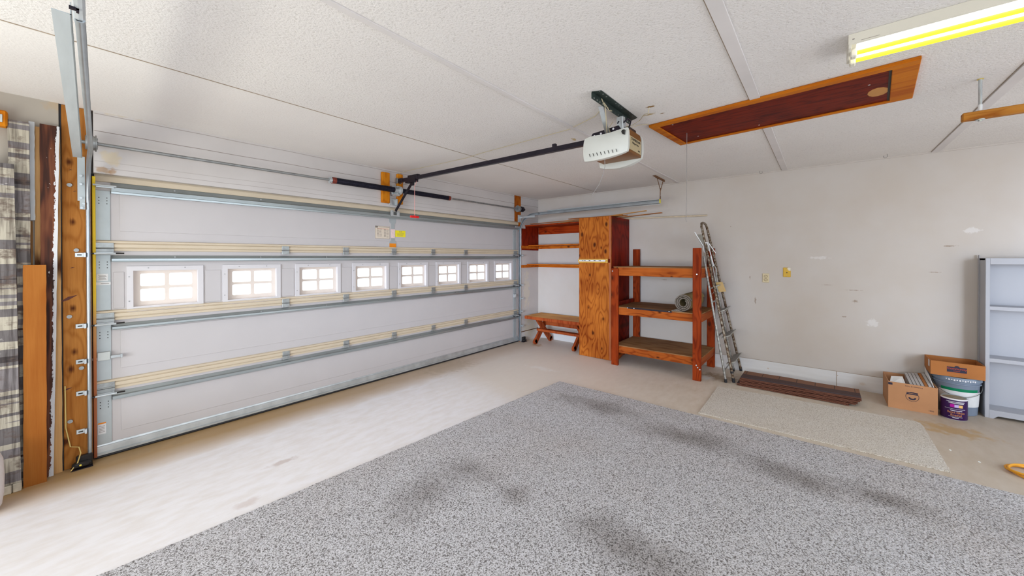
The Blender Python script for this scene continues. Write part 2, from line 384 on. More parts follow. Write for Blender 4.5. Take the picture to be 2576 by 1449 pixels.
def ystrip():  # yellow upper part is sunlight painted into the strip's colour
    m, nt, bs = new_mat('jamb_sun_gradient')
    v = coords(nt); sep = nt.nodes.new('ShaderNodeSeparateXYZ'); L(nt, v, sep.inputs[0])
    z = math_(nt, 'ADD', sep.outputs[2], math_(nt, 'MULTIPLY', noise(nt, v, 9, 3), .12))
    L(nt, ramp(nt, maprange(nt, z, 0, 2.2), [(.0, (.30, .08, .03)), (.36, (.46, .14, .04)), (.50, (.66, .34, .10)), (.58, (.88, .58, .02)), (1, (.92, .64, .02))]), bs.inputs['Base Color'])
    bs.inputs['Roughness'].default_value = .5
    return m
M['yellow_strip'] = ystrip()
M['red_plastic'] = plain('red_plastic', (.75, .02, .02), .35, 0, .05, 8)
M['pink_cord'] = plain('pink_cord', (.75, .33, .30), .7, 0, .1, 60)
M['lens'] = plain('translucent_white_lens', (.60, .61, .57), .35, 0, .02, 6)
M['motor_brown'] = plain('brown_steel_chassis', (.20, .085, .025), .4, .2, .1, 10)
M['motor_tan'] = plain('tan_control_panel', (.42, .34, .20), .5, 0, .05, 10)
M['dark_print'] = plain('dark_print', (.03, .025, .02), .6, 0, 0, 10)
M['grey_print'] = plain('grey_print', (.22, .19, .17), .7, 0, 0, 10)
M['green_steel'] = plain('dark_green_angle_iron', (.045, .065, .058), .45, .5, .3, 25)
M['rust'] = plain('rusted_steel', (.20, .10, .05), .7, .3, .45, 45)
M['wire'] = plain('cream_bell_wire', (.52, .45, .30), .6, 0, .1, 30)
M['grey_wire'] = plain('grey_wire', (.28, .26, .25), .6, 0, .1, 30)
M['brass'] = plain('brass_label', (.72, .55, .12), .4, .3, .08, 30)
M['paper'] = plain('cream_paper_label', (.72, .63, .52), .7, 0, .04, 12)
M['paper_yellow'] = plain('yellow_warning_label', (.86, .74, .02), .55, 0, .04, 12)
M['paper_pink'] = plain('pink_sticker', (.80, .62, .60), .6, 0, .08, 60)
M['paper_white'] = plain('white_sticker', (.72, .73, .74), .6, 0, .04, 30)
M['orange_label'] = plain('orange_warning_label', (.80, .25, .01), .5, 0, .06, 30)
M['ivory'] = plain('ivory_plastic', (.66, .56, .36), .4, 0, .03, 10)
M['brown_slot'] = plain('brown_socket', (.16, .09, .02), .5, 0, .1, 30)
M['board_white'] = plain('white_melamine', (.41, .415, .45), .4, 0, .015, 3)
M['cardboard'] = plain('brown_cardboard', (.50, .25, .12), .8, 0, .06, 5, .1, 160)
M['cardboard_dark'] = plain('orange_brown_cardboard', (.42, .16, .045), .8, 0, .07, 5, .1, 160)
M['bucket'] = plain('grey_plastic_bucket', (.20, .245, .32), .35, 0, .05, 5)
M['bucket_lid'] = plain('grey_plastic_lid', (.19, .24, .31), .35, 0, .06, 8)
M['green_label'] = plain('green_label_band', (.0, .20, .09), .4, 0, .04, 8)
M['purple'] = plain('purple_can_label', (.035, .006, .075), .35, 0, .08, 8)
M['cork'] = plain('stained_can_lid', (.34, .24, .14), .5, .3, .15, 30)
M['tile_grey'] = plain('grey_tile_sheet', (.50, .48, .47), .6, 0, .08, 14)
M['tile_edge'] = plain('white_sheet_edge', (.78, .77, .75), .6, 0, .05, 40)
M['magenta'] = plain('magenta_swatch', (.45, .0, .32), .5, 0, 0, 5)
M['lavender'] = plain('lavender_swatch', (.58, .44, .78), .5, 0, 0, 5)
M['peach'] = plain('peach_swatch', (.80, .48, .16), .5, 0, 0, 5)
M['white_print'] = plain('white_print', (.80, .78, .82), .5, 0, 0, 5)
M['orange_print'] = plain('orange_print', (.74, .32, .10), .5, 0, 0, 5)
M['red_print'] = plain('red_print', (.55, .07, .03), .6, 0, 0, 5)
M['navy_print'] = plain('dark_blue_print', (.03, .025, .05), .6, 0, 0, 5)
M['alu'] = plain('worn_aluminium', (.30, .29, .27), .42, .45, .5, 40)
def rusty():
    m, nt, bs = new_mat('rust_spotted_tube')
    v = coords(nt)
    n = noise(nt, v, 38, 5, .7)
    base = ramp(nt, n, [(.38, (.05, .025, .015)), (.48, (.15, .09, .05)), (.60, (.36, .33, .27))])
    L(nt, base, bs.inputs['Base Color']); bs.inputs['Roughness'].default_value = .5; bs.inputs['Metallic'].default_value = .4
    bump(nt, bs, n, .4, .003)
    return m
M['rusty'] = rusty()
M['white_metal'] = plain('white_enamelled_steel', (.76, .78, .82), .35, .1, .05, 20)
M['step_grey'] = plain('grey_ribbed_tread', (.40, .39, .35), .6, .3, .15, 40)
M['orange_cord'] = plain('orange_extension_cord', (.78, .36, .03), .45, 0, .05, 20)
M['fixture'] = plain('cream_enamel_housing', (.70, .67, .58), .5, 0, .03, 6)
M['carpet_roll'] = plain('olive_carpet_backing', (.29, .225, .10), .75, 0, .1, 25)
M['roll_pile'] = carpet('rolled_carpet_pile', ((.06, .045, .035), (.26, .21, .17), (.46, .41, .36)), (.8, .7, .6), 260, .8)
M['white_roll'] = plain('white_fabric_roll', (.72, .66, .64), .9, 0, .06, 14, .2, 30)
M['bread'] = plain('masonry_block', (.55, .50, .40), .9, 0, .2, 25, .3, 60)
def shingle():
    m, nt, bs = new_mat('brown_asphalt_shingle')
    v = coords(nt); sep = nt.nodes.new('ShaderNodeSeparateXYZ'); L(nt, v, sep.inputs[0])
    gr = noise(nt, v, 220, 3, .7)
    wob = math_(nt, 'ADD', sep.outputs[0], math_(nt, 'MULTIPLY', noise(nt, v, 30, 3), .012))
    tabs = ramp(nt, gr, [(.3, (.15, .062, .035)), (.7, (.29, .135, .075))])
    dark = ramp(nt, gr, [(.3, (.035, .018, .018)), (.7, (.11, .055, .05))])
    base = mix(nt, maprange(nt, wob, .025, .032, 0, 1), dark, tabs)
    base = mix(nt, maprange(nt, math_(nt, 'ABSOLUTE', math_(nt, 'ADD', wob, .118)), .004, .010, 1, 0), base, (.07, .075, .10))
    base = mix(nt, maprange(nt, wob, -.160, -.145, 1, 0), base, ramp(nt, gr, [(.3, (.10, .03, .02)), (.7, (.24, .10, .06))]))
    fr = math_(nt, 'FRACT', math_(nt, 'DIVIDE', sep.outputs[1], .165))
    cut = math_(nt, 'MULTIPLY', maprange(nt, fr, .03, .035, 1, 0), maprange(nt, wob, .025, .032, 0, 1))
    base = mix(nt, cut, base, (.03, .016, .012))
    L(nt, base, bs.inputs['Base Color']); bs.inputs['Roughness'].default_value = .7
    bump(nt, bs, gr, .4, .003)
    return m
M['shingle'] = shingle()
def emit(name, col, s):
    m, nt, bs = new_mat(name)
    bs.inputs['Base Color'].default_value = c4(col); bs.inputs['Roughness'].default_value = .4
    bs.inputs['Emission Color'].default_value = c4(col); bs.inputs['Emission Strength'].default_value = s
    return m
M['tube'] = emit('lit_fluorescent_tube', (1.0, .93, .03), 1.0)
M['glow_plate'] = emit('glowing_underside', (1.0, .97, .86), 2.6)  # housing underside lit by the tubes, its brightness added as emission
def glass():
    m, nt, bs = new_mat('frosted_pane')
    out = nt.nodes['Material Output']
    tr = nt.nodes.new('ShaderNodeBsdfTransparent'); tr.inputs[0].default_value = (.97, .98, 1, 1)
    gl = nt.nodes.new('ShaderNodeBsdfGlossy'); gl.inputs['Roughness'].default_value = .1
    mx = nt.nodes.new('ShaderNodeMixShader'); mx.inputs[0].default_value = .06
    L(nt, tr.outputs[0], mx.inputs[1]); L(nt, gl.outputs[0], mx.inputs[2]); L(nt, mx.outputs[0], out.inputs['Surface'])
    return m
M['glass'] = glass()

# ------------------------------------------------------------------ mesh helpers
def NB(): return bmesh.new()
def box(bm, x0, x1, y0, y1, z0, z1, bev=0.0, mtx=None):
    vs = [bm.verts.new((x, y, z)) for x in (x0, x1) for y in (y0, y1) for z in (z0, z1)]
    fs = [(0, 1, 3, 2), (4, 6, 7, 5), (0, 4, 5, 1), (2, 3, 7, 6), (0, 2, 6, 4), (1, 5, 7, 3)]
    faces = [bm.faces.new([vs[i] for i in f]) for f in fs]
    if bev > 0:
        es = set(e for f in faces for e in f.edges)
        r = bmesh.ops.bevel(bm, geom=list(es), offset=bev, segments=1, affect='EDGES', profile=.5)
        vs = list({v for f in r['faces'] for v in f.verts} | {v for v in vs if v.is_valid})
    if mtx is not None: bmesh.ops.transform(bm, matrix=mtx, verts=[v for v in vs if v.is_valid])
    return vs
def hexa(bm, pts):
    """8 points, bottom 4 then top 4 (same winding)"""
    v = [bm.verts.new(p) for p in pts]
    for f in ((3, 2, 1, 0), (4, 5, 6, 7), (0, 1, 5, 4), (1, 2, 6, 5), (2, 3, 7, 6), (3, 0, 4, 7)): bm.faces.new([v[i] for i in f])
def bar(bm, p0, p1, w, t, up=(0, 0, 1)):
    """rectangular bar from p0 to p1; w is the size along the side vector, t along the up vector"""
    p0, p1 = Vector(p0), Vector(p1); d = (p1-p0).normalized(); up = Vector(up)
    s = d.cross(up).normalized(); u = s.cross(d).normalized()
    a = s*w/2; b = u*t/2
    hexa(bm, [p0-a-b, p0+a-b, p0+a+b, p0-a+b, p1-a-b, p1+a-b, p1+a+b, p1-a+b])
def tube(bm, pts, r, n=8, closed=False, caps=True, r2=None):
    pts = [Vector(p) for p in pts]; N = len(pts); rings = []
    t0 = (pts[1]-pts[0]).normalized()
    ref = Vector((0, 0, 1)) if abs(t0.z) < .9 else Vector((1, 0, 0))
    a = t0.cross(ref).normalized()
    for i, p in enumerate(pts):
        if closed: t = (pts[(i+1) % N]-pts[i-1]).normalized()
        else: t = (pts[min(i+1, N-1)]-pts[max(i-1, 0)]).normalized()
        a = (a - t*a.dot(t)).normalized(); b = t.cross(a)
        rr = r if r2 is None else r+(r2-r)*i/(N-1)
        rings.append([bm.verts.new(p+a*math.cos(2*math.pi*k/n)*rr+b*math.sin(2*math.pi*k/n)*rr) for k in range(n)])
    M_ = N if closed else N-1
    for i in range(M_):
        A, B = rings[i], rings[(i+1) % N]
        for k in range(n): bm.faces.new([A[k], A[(k+1) % n], B[(k+1) % n], B[k]])
    if caps and not closed:
        bm.faces.new(rings[0][::-1]); bm.faces.new(rings[-1])
def cyl(bm, p0, p1, r, n=16, r2=None): tube(bm, [p0, p1], r, n, r2=r2)
def lathe(bm, c, prof, n=32, cap=True):
    rings = [[bm.verts.new((c[0]+r*math.cos(2*math.pi*k/n), c[1]+r*math.sin(2*math.pi*k/n), c[2]+z)) for k in range(n)] for r, z in prof]
    for A, B in zip(rings, rings[1:]):
        for k in range(n): bm.faces.new([A[k], A[(k+1) % n], B[(k+1) % n], B[k]])
    if cap: bm.faces.new(rings[0][::-1]); bm.faces.new(rings[-1])
def prism(bm, poly, axis, a, b):
    """poly: 2d points in the plane normal to axis (x: (y,z); y: (x,z); z: (x,y)) extruded from a to b"""
    def P(q, t): return {'x': (t, q[0], q[1]), 'y': (q[0], t, q[1]), 'z': (q[0], q[1], t)}[axis]
    A = [bm.verts.new(P(q, a)) for q in poly]; B = [bm.verts.new(P(q, b)) for q in poly]; n = len(poly)
    bm.faces.new(A[::-1]); bm.faces.new(B)
    for i in range(n): bm.faces.new([A[i], A[(i+1) % n], B[(i+1) % n], B[i]])
def sheet(bm, path, axis, a, b, t):
    """open folded sheet: 2d path thickened by t, extruded along axis from a to b"""
    n = len(path); off = []
    for i in range(n):
        p = Vector(path[i]); 
        d = (Vector(path[min(i+1, n-1)])-Vector(path[max(i-1, 0)])).normalized()
        off.append((p.x - d.y*t, p.y + d.x*t))
    def P(q, s): return {'x': (s, q[0], q[1]), 'y': (q[0], s, q[1]), 'z': (q[0], q[1], s)}[axis]
    for i in range(n-1):
        q = [path[i], path[i+1], off[i+1], off[i]]
        A = [bm.verts.new(P(x, a)) for x in q]; B = [bm.verts.new(P(x, b)) for x in q]
        bm.faces.new(A[::-1]); bm.faces.new(B)
        for k in range(4): bm.faces.new([A[k], A[(k+1) % 4], B[(k+1) % 4], B[k]])
def rrect(x0, x1, z0, z1, r, n=4):
    out = []
    for cx, cz, a0 in ((x1-r, z0+r, -90), (x1-r, z1-r, 0), (x0+r, z1-r, 90), (x0+r, z0+r, 180)):
        for k in range(n+1):
            a = R(a0+90*k/n); out.append((cx+r*math.cos(a), cz+r*math.sin(a)))
    return out
def plate_holes(bm, outer, holes, axis, a, b):
    """flat plate with holes; built by triangle fill then extruded"""
    def P(q, t): return {'x': (t, q[0], q[1]), 'y': (q[0], t, q[1]), 'z': (q[0], q[1], t)}[axis]
    tmp = bmesh.new(); es = []
    for loop in [outer]+holes:
        vs = [tmp.verts.new(P(q, a)) for q in loop]
        for i in range(len(vs)): es.append(tmp.edges.new((vs[i], vs[(i+1) % len(vs)])))
    bmesh.ops.triangle_fill(tmp, edges=es, use_beauty=True)
    r = bmesh.ops.extrude_face_region(tmp, geom=list(tmp.faces))
    d = {'x': (b-a, 0, 0), 'y': (0, b-a, 0), 'z': (0, 0, b-a)}[axis]
    bmesh.ops.translate(tmp, vec=d, verts=[v for v in r['geom'] if isinstance(v, bmesh.types.BMVert)])
    me = bpy.data.meshes.new('tmp'); tmp.to_mesh(me); tmp.free(); bm.from_mesh(me); bpy.data.meshes.remove(me)

def link(name, bm, mat, smooth=False):
    bmesh.ops.recalc_face_normals(bm, faces=list(bm.faces))
    me = bpy.data.meshes.new(name); bm.to_mesh(me); bm.free()
    if mat is not None: me.materials.append(mat)
    if smooth:
        for p in me.polygons: p.use_smooth = True
        try: me.set_sharp_from_angle(angle=R(40))
        except Exception: pass
    o = bpy.data.objects.new(name, me); COL.objects.link(o)
    return o
SPLIT = {'vent_slot', 'bolt_head', 'knot', 'bolt', 'screw', 'window_screw', 'punched_hole', 'rivet', 'nail_head', 'set_screw', 'lampholder', 'wall_bracket', 'rubber_foot', 'hanger_strap', 'strap', 'bell_wire', 'power_lead'}
def islands(bm):
    """split a bmesh into one bmesh per loose piece"""
    left = set(bm.verts); out = []
    while left:
        st = [left.pop()]; grp = set(st)
        while st:
            v = st.pop()
            for e in v.link_edges:
                o = e.other_vert(v)
                if o in left: left.discard(o); grp.add(o); st.append(o)
        out.append(grp)
    if len(out) < 2: return [bm]
    res = []
    for g in sorted(out, key=lambda q: min(v.index for v in q)):
        nb = bmesh.new(); mp = {v: nb.verts.new(v.co) for v in sorted(g, key=lambda v: v.index)}
        for f in bm.faces:
            if f.verts[0] in mp: nb.faces.new([mp[v] for v in f.verts])
        res.append(nb)
    bm.free(); return res
def part(parent, name, bm, mat, smooth=False, label=None, world=True):
    if name in SPLIT:
        bm.verts.index_update()
        return [part1(parent, name, b, mat, smooth, label, world) for b in islands(bm)][0]
    return part1(parent, name, bm, mat, smooth, label, world)
def part1(parent, name, bm, mat, smooth=False, label=None, world=True):
    """part in world coordinates (or in the parent's own when world=False) under its thing"""
    if world:
        chain = Matrix.Identity(4); p = parent
        while p is not None: chain = local_m(p) @ chain; p = p.parent
        bmesh.ops.transform(bm, matrix=chain.inverted(), verts=list(bm.verts))
    o = link(name, bm, mat, smooth); o.parent = parent
    if label: o['label'] = label
    return o
def local_m(o): return Matrix.LocRotScale(o.location, o.rotation_euler, o.scale)
def props(o, label=None, cat=None, group=None, kind=None):
    if label: o['label'] = label
    if cat: o['category'] = cat
    if group: o['group'] = group
    if kind: o['kind'] = kind
    return o
def thing(name, label, cat, loc=(0, 0, 0), rot=(0, 0, 0), group=None):
    o = bpy.data.objects.new(name, None); COL.objects.link(o); o.empty_display_size = .05
    o.location = loc; o.rotation_euler = rot
    return props(o, label, cat, group)
def solo(name, bm, mat, label, cat, group=None, smooth=False, org=None, rot=None):
    """a thing that is one mesh; verts given in world coordinates, origin moved to org"""
    if org is not None: bmesh.ops.translate(bm, vec=-Vector(org), verts=list(bm.verts))
    o = link(name, bm, mat, smooth)
    if org is not None: o.location = org
    if rot is not None: o.rotation_euler = rot
    return props(o, label, cat, group)
def struct(name, bm, mat, label=None, smooth=False):
    o = link(name, bm, mat, smooth); return props(o, label, None, None, 'structure')
def copy_tree(o, parent=None):
    c = o.copy(); COL.objects.link(c); c.parent = parent
    for ch in list(o.children): copy_tree(ch, c)
    return c
def text_mesh(body, size, mtx, extrude=.0006, align='CENTER'):
    cu = bpy.data.curves.new('lettering', 'FONT'); cu.body = body; cu.size = size; cu.extrude = extrude
    cu.align_x = align; cu.align_y = 'CENTER'; cu.resolution_u = 3
    tmp = bpy.data.objects.new('lettering', cu); COL.objects.link(tmp)
    dg = bpy.context.evaluated_depsgraph_get()
    me = bpy.data.meshes.new_from_object(tmp.evaluated_get(dg))
    bm = bmesh.new(); bm.from_mesh(me)
    bpy.data.objects.remove(tmp); bpy.data.meshes.remove(me); bpy.data.curves.remove(cu)
    bmesh.ops.transform(bm, matrix=mtx, verts=list(bm.verts))
    return bm
def frame_m(o, ex, ey):
    ex = Vector(ex).normalized(); ey = Vector(ey).normalized(); ez = ex.cross(ey)
    m = Matrix((ex, ey, ez)).transposed().to_4x4(); m.translation = Vector(o); return m

# ================================================================== ROOM SHELL
bm = NB(); box(bm, XL-.2, XR+.2, YB-.2, YW+.5, -.1, 0); struct('floor', bm, M['floor'], 'stained bare concrete garage floor')
bm = NB(); box(bm, XL-.2, XR+.2, YB-.2, YW+.5, ZC, ZC+.1); struct('ceiling', bm, M['ceiling'], 'off white stippled ceiling')
bm = NB(); box(bm, XR, XR+.12, YB, YW+.3, 0, ZC); struct('wall_right', bm, M['wall'], 'cream painted wall behind the shelves and bookcase')
HB = 2.14
bm = NB()
box(bm, XL, -.012, YW, YW+.12, 0, ZC); box(bm, -.02, .06, YW+.10, YW+.14, 0, ZC); box(bm, 5.2, 5.3, YW+.121, YW+.15, 0, ZC); box(bm, .1, 5.23, 4.249, 4.26, 2.0, ZC)
box(bm, 5.235, XR, YW, YW+.12, 0, ZC)
box(bm, .15, 5.05, YW, YW+.05, HB, ZC)
struct('wall_front', bm, M['header'], 'painted wall around and above the garage door')
# rear and left walls out of the picture, openings added to let light in
bm = NB()
box(bm, XL, -.4, YB-.1, YB, 0, ZC); box(bm, 4.8, XR, YB-.1, YB, 0, ZC)
box(bm, -.4, 4.8, YB-.1, YB, 0, .3); box(bm, -.4, 4.8, YB-.1, YB, 2.4, ZC)
struct('wall_back', bm, M['wall'])
bm = NB()
box(bm, XL-.1, XL, YB, -.3, 0, ZC); box(bm, XL-.1, XL, 3.4, YW+.3, 0, ZC)
box(bm, XL-.1, XL, -.3, 3.4, 0, .35); box(bm, XL-.1, XL, -.3, 3.4, 2.25, ZC)
struct('wall_left', bm, M['wall'])
# baseboard panel on the right wall (two lengths meeting at a seam) and in the alcove
bm = NB(); box(bm, XR-.008, XR, -.137, YW, 0, .176); box(bm, XR-.008, XR, -3.0, -.143, 0, .176)
def base_mat():
    m, nt, bs = new_mat('painted_knotty_board')
    v = coords(nt)
    base = ramp(nt, noise(nt, coords(nt, (1, .5, 6)), 3, 3), [(.3, (.68, .67, .67)), (.7, (.75, .75, .76))])
    w = math_(nt, 'MULTIPLY', math_(nt, 'SUBTRACT', noise(nt, v, 60, 3), .5), 1.0)
    for c, s, k in (((5.75, -.36, .075), (.1, .035, .022), .35), ((5.75, .52, .085), (.1, .012, .012), .6), ((5.75, 3.25, .09), (.1, .02, .02), .4), ((5.75, 3.55, .11), (.1, .012, .012), .4), ((5.75, -.15, .13), (.1, .006, .008), .8)):
        base = mix(nt, math_(nt, 'MULTIPLY', blob(nt, c, s, .6, w), k), base, (.50, .34, .22))
    L(nt, base, bs.inputs['Base Color']); bs.inputs['Roughness'].default_value = .6
    return m
M['base'] = base_mat()
struct('baseboard_right', bm, M['base'], 'white painted board along the foot of the right wall')
bm = NB(); box(bm, XR-.0085, XR+.001, -.143, -.137, 0, .176); box(bm, XR-.006, XR+.001, -3, YW, .176, .1795)
struct('baseboard_seam', bm, M['groove'])
bm = NB(); box(bm, -.0118, -.0005, YW+.006, YW+.09, 0, ZC); box(bm, .1375, .1545, 4.20, 4.25, 0, 2.14); box(bm, 5.2255, 5.2345, 4.20, 4.25, 0, 2.14); struct('trim_7', bm, M['black_rubber'], 'black filler added to darken the gaps beside the posts')  # black filler added to stop light leaks and darken the gaps
bm = NB(); box(bm, 5.24, XR, YW-.006, YW, 0, .17); struct('baseboard_front', bm, M['header'])
bm = NB(); box(bm, 5.24, XR, YW-.010, YW, .168, .18); struct('trim_5', bm, wood('brown_crack', (.10, .05, .02), (.2, .1, .05), 0), 'brown crack line low on the corner wall')
# ceiling battens
for i, (y, w_, h_) in enumerate(((2.885, .007, .003), (1.61, .034, .007), (.352, .060, .009), (-.905, .060, .009))):
    bm = NB(); box(bm, XL, 5.70 if i == 0 else XR, y-w_/2, y+w_/2, ZC-h_, ZC, .001)
    struct('trim_%d' % (i+1), bm, M['batten'] if i else M['groove'], ('thin seam strip across the ceiling nearest the garage door', 'narrow white batten across the ceiling above the opener', 'wide white ceiling batten crossing the attic hatch', 'wide ceiling batten beside the hanging wooden bar')[i])
bm = NB()
for y_ in (1.629, .384, -.873): box(bm, XL, XR, y_, y_+.004, ZC-.0012, ZC)
struct('trim_8', bm, M['groove'])  # dark strips painting the shadow line along each batten
bm = NB(); box(bm, XR-.012, XR, YB, YW, ZC-.012, ZC); struct('trim_6', bm, M['wall'])

# ================================================================== GARAGE DOOR
DX0, DX1 = .155, 5.225
DZ = [.02, .505, 1.035, 1.568, 2.155]       # section limits
door = bpy.data.objects.new('door_1', None); COL.objects.link(door); door.location = (2.69, 4.2, 0)
props(door, 'white sectional garage door with eight small windows', None, None, 'structure')
WX = [.354+.61*k for k in range(8)]; WW, WZ0, WZ1 = .405, 1.118, 1.410
def panel_face(bm, x0, x1, z0, z1, y):
    """shallow raised field: thin border step"""
    box(bm, x0, x1, y-.0035, y+.001, z0, z1, .003)
for i in range(4):
    bm = NB(); z0, z1 = DZ[i]+.002, DZ[i+1]-.002
    if i != 2:
        box(bm, DX0, DX1, YD, YD+.045, z0, z1)
        panel_face(bm, .285, 5.075, z0+.145, z1-.085, YD)
    else:
        holes = [[(x, WZ0), (x+WW, WZ0), (x+WW, WZ1), (x, WZ1)] for x in WX]
        plate_holes(bm, [(DX0, z0), (DX1, z0), (DX1, z1), (DX0, z1)], holes, 'y', YD, YD+.045)
        for k in range(9):
            a = WX[k-1]+WW+.045 if k else .25; b = WX[k]-.045 if k < 8 else 5.12
            if b-a > .02: panel_face(bm, a, b, WZ0-.0, WZ1-.01, YD)
    part(door, 'door_section', bm, M['door_white'], label=('bottom section', 'second section from the floor', 'section with the windows', 'top section')[i])
# cream rails above each seam
for i in (1, 2, 3, 4):
    z = DZ[i]
    bm = NB()
    if i < 4:
        zt = .075
        prism(bm, [(YD, z-.006), (YD-.012, z-.004), (YD-.013, z+.012), (YD-.007, z+.016), (YD-.007, z+.019), (YD-.016, z+.022), (YD-.016, z+.046), (YD-.008, z+.049), (YD-.008, z+.052), (YD-.017, z+.056), (YD-.017, z+.070), (YD, z+.075)], 'x', DX0, DX1)
    else:
        prism(bm, [(YD, 2.085), (YD-.012, 2.088), (YD-.012, 2.125), (YD, 2.154)], 'x', DX0, DX1)
    part(door, 'door_rail', bm, M['door_cream'])
# struts
def strut(z, h, d):
    """hat shaped steel strut, top at z+h"""
    bm = NB()
    pth = [(YD, z+h), (YD-.006, z+h), (YD-d*.55, z+h*.62), (YD-d, z+h*.50), (YD-d, z+h*.18), (YD-d*.75, z+h*.16), (YD-d*.72, z), (YD, z)]
    prism(bm, pth, 'x', DX0+.085, DX1-.02)
    return bm
for i, (z, h, d) in enumerate(((2.000, .088, .05), (1.478, .050, .040), (.958, .045, .040), (.422, .056, .038), (.0, .0, 0))):
    if h: 
        s = part(door, 'strut', strut(z, h, d), M['strut'])
        bm = NB()
        for x in [.6+.62*k for k in range(8)]:
            cyl(bm, (x, YD-d*.9, z+h*.75), (x, YD-d*.9-.006, z+h*.75), .006, 8)
        part(s, 'screw', bm, M['galv_dark'])
        s['label'] = ('strut along the top of the door', 'strut above the windows', 'strut below the windows', 'lowest strut')[i]
bm = NB(); prism(bm, [(YD, .098), (YD-.004, .098), (YD-.006, .085), (YD-.012, .083), (YD-.014, .04), (YD-.026, .036), (YD-.026, .022), (YD, .02)], 'x', DX0, DX1)
part(door, 'bottom_retainer', bm, M['galv'])
bm = NB(); prism(bm, [(YD+.05, .024), (YD-.022, .024), (YD-.028, .01), (YD-.015, .0), (YD+.045, .0), (YD+.055, .01)], 'x', DX0, DX1)
part(door, 'bottom_seal', bm, M['black_rubber'])
# end stiles with punched holes
for i in range(4):
    for s in (0, 1):
        bm = NB(); x0, x1 = ((.16, .237), (5.085, 5.165))[s]
        z0 = DZ[i]+(.075 if i else .075); z1 = (DZ[i+1]-.035) if i < 3 else 2.02
        box(bm, x0, x1, YD-.006, YD+.0005, z0, z1, .0015)
        st = part(door, 'end_stile', bm, M['galv_plate'])
        bm = NB()
        for r_ in range(3):
            for xx in (x0+.018, x1-.018):
                zz = z1-.055-.022*r_
                cyl(bm, (xx, YD-.0068, zz), (xx, YD-.004, zz), .0035, 8)
        part(st, 'punched_hole', bm, M['dark_print'])
# windows
def dx(x): return x
for k, x0 in enumerate(WX):
    x1 = x0+WW
    e = bpy.data.objects.new('window', None); COL.objects.link(e); e.parent = door; e.location = Vector((x0, 4.2, WZ0))-door.location
    e['label'] = 'window %s in the door' % ('nearest the left track', 'second from the left track', 'third from the left track', 'fourth from the left track', 'fourth from the right track', 'third from the right track', 'second from the right track', 'nearest the right track')[k]
    fw = .033
    bm = NB()
    plate_holes(bm, [(x0-fw, WZ0-fw), (x1+fw, WZ0-fw), (x1+fw, WZ1+fw), (x0-fw, WZ1+fw)], [[(x0+.003, WZ0+.003), (x1-.003, WZ0+.003), (x1-.003, WZ1-.003), (x0+.003, WZ1-.003)]], 'y', YD-.009, YD+.003)
    box(bm, x0, x0+.004, YD-.006, YD+.042, WZ0, WZ1); box(bm, x1-.004, x1, YD-.006, YD+.042, WZ0, WZ1)
    box(bm, x0, x1, YD-.006, YD+.042, WZ0, WZ0+.004); box(bm, x0, x1, YD-.006, YD+.042, WZ1-.004, WZ1)
    part(e, 'window_frame', bm, M['win_white'])
    bm = NB()
    for xx in (x0+.09, x1-.09):
        for zz in (WZ0-fw*.55, WZ1+fw*.55): cyl(bm, (xx, YD-.011, zz), (xx, YD-.008, zz), .0042, 8)
    for zz in (WZ0+.05, WZ1-.05):
        for xx in (x0-fw*.6,): cyl(bm, (xx, YD-.011, zz), (xx, YD-.008, zz), .0042, 8)
    part(e, 'window_screw', bm, M['galv_dark'])
    bm = NB(); hs = [rrect(a, b, c, d, .012) for a, b in ((x0+.046, x0+.193), (x0+.220, x0+.368)) for c, d in ((1.160, 1.258), (1.280, 1.382))]
    plate_holes(bm, [(x0+.004, WZ0+.004), (x1-.004, WZ0+.004), (x1-.004, WZ1-.004), (x0+.004, WZ1-.004)], hs, 'y', YD+.030, YD+.042)
    part(e, 'window_grid', bm, M['win_grid'])
    bm = NB(); box(bm, x0+.004, x1-.004, YD+.0425, YD+.0445, WZ0+.004, WZ1-.004)
    part(e, 'pane', bm, M['glass'])
# hinges
def hinge(x, z, end=False):
    bm = NB(); w = .033 if not end else .048; y = YD-.018
    box(bm, x-w, x+w, y-.003, y+.001, z+.016, z+.052, .001)
    box(bm, x-w, x+w, y-.003, y+.001, z-.030, z+.008, .001)
    cyl(bm, (x-w, y-.004, z+.012), (x+w, y-.004, z+.012), .0052, 8)
    for sx in (-1, 1):
        cyl(bm, (x+sx*w*.55, y-.006, z+.036), (x+sx*w*.55, y-.001, z+.036), .0055, 8)
        cyl(bm, (x+sx*w*.55, y-.006, z-.016), (x+sx*w*.55, y-.001, z-.016), .0055, 8)
    h = part(door, 'hinge', bm, M['hinge'])
    bm = NB(); box(bm, x-w*1.02, x+w*1.02, y-.0045, y-.0008, z+.005, z+.009); part(h, 'hinge_slot', bm, M['dark_print'])
    if end:
        sgn = -1 if x < 2 else 1
        bm = NB(); box(bm, x-.045, x+.045, YD-.052, YD-.018, z-.038, z-.018, .002)
        cyl(bm, (x-.055, YD-.06, z-.03), (x+.055, YD-.06, z-.03), .008, 10); part(h, 'roller_bracket', bm, M['galv'])
        bm = NB(); cyl(bm, (x+sgn*.055, YD-.06, z-.03), (x+sgn*.09, YD-.06, z-.03), .006, 10)
        cyl(bm, (x+sgn*.075, YD-.06, z-.03), (x+sgn*.088, YD-.06, z-.03), .021, 16); part(h, 'roller', bm, M['black_glossy'], True)
        bm = NB(); cyl(bm, (x-sgn*.05, YD-.058, z-.028), (x-sgn*.10, YD-.058, z-.028), .006, 8); part(h, 'grease_spot', bm, M['black_glossy'])
for i in (1, 2, 3):
    for x in (1.445, 2.068, 2.69, 3.313, 3.935): hinge(x, DZ[i]+.004)
    hinge(.205, DZ[i]+.004, True); hinge(5.13, DZ[i]+.004, True)
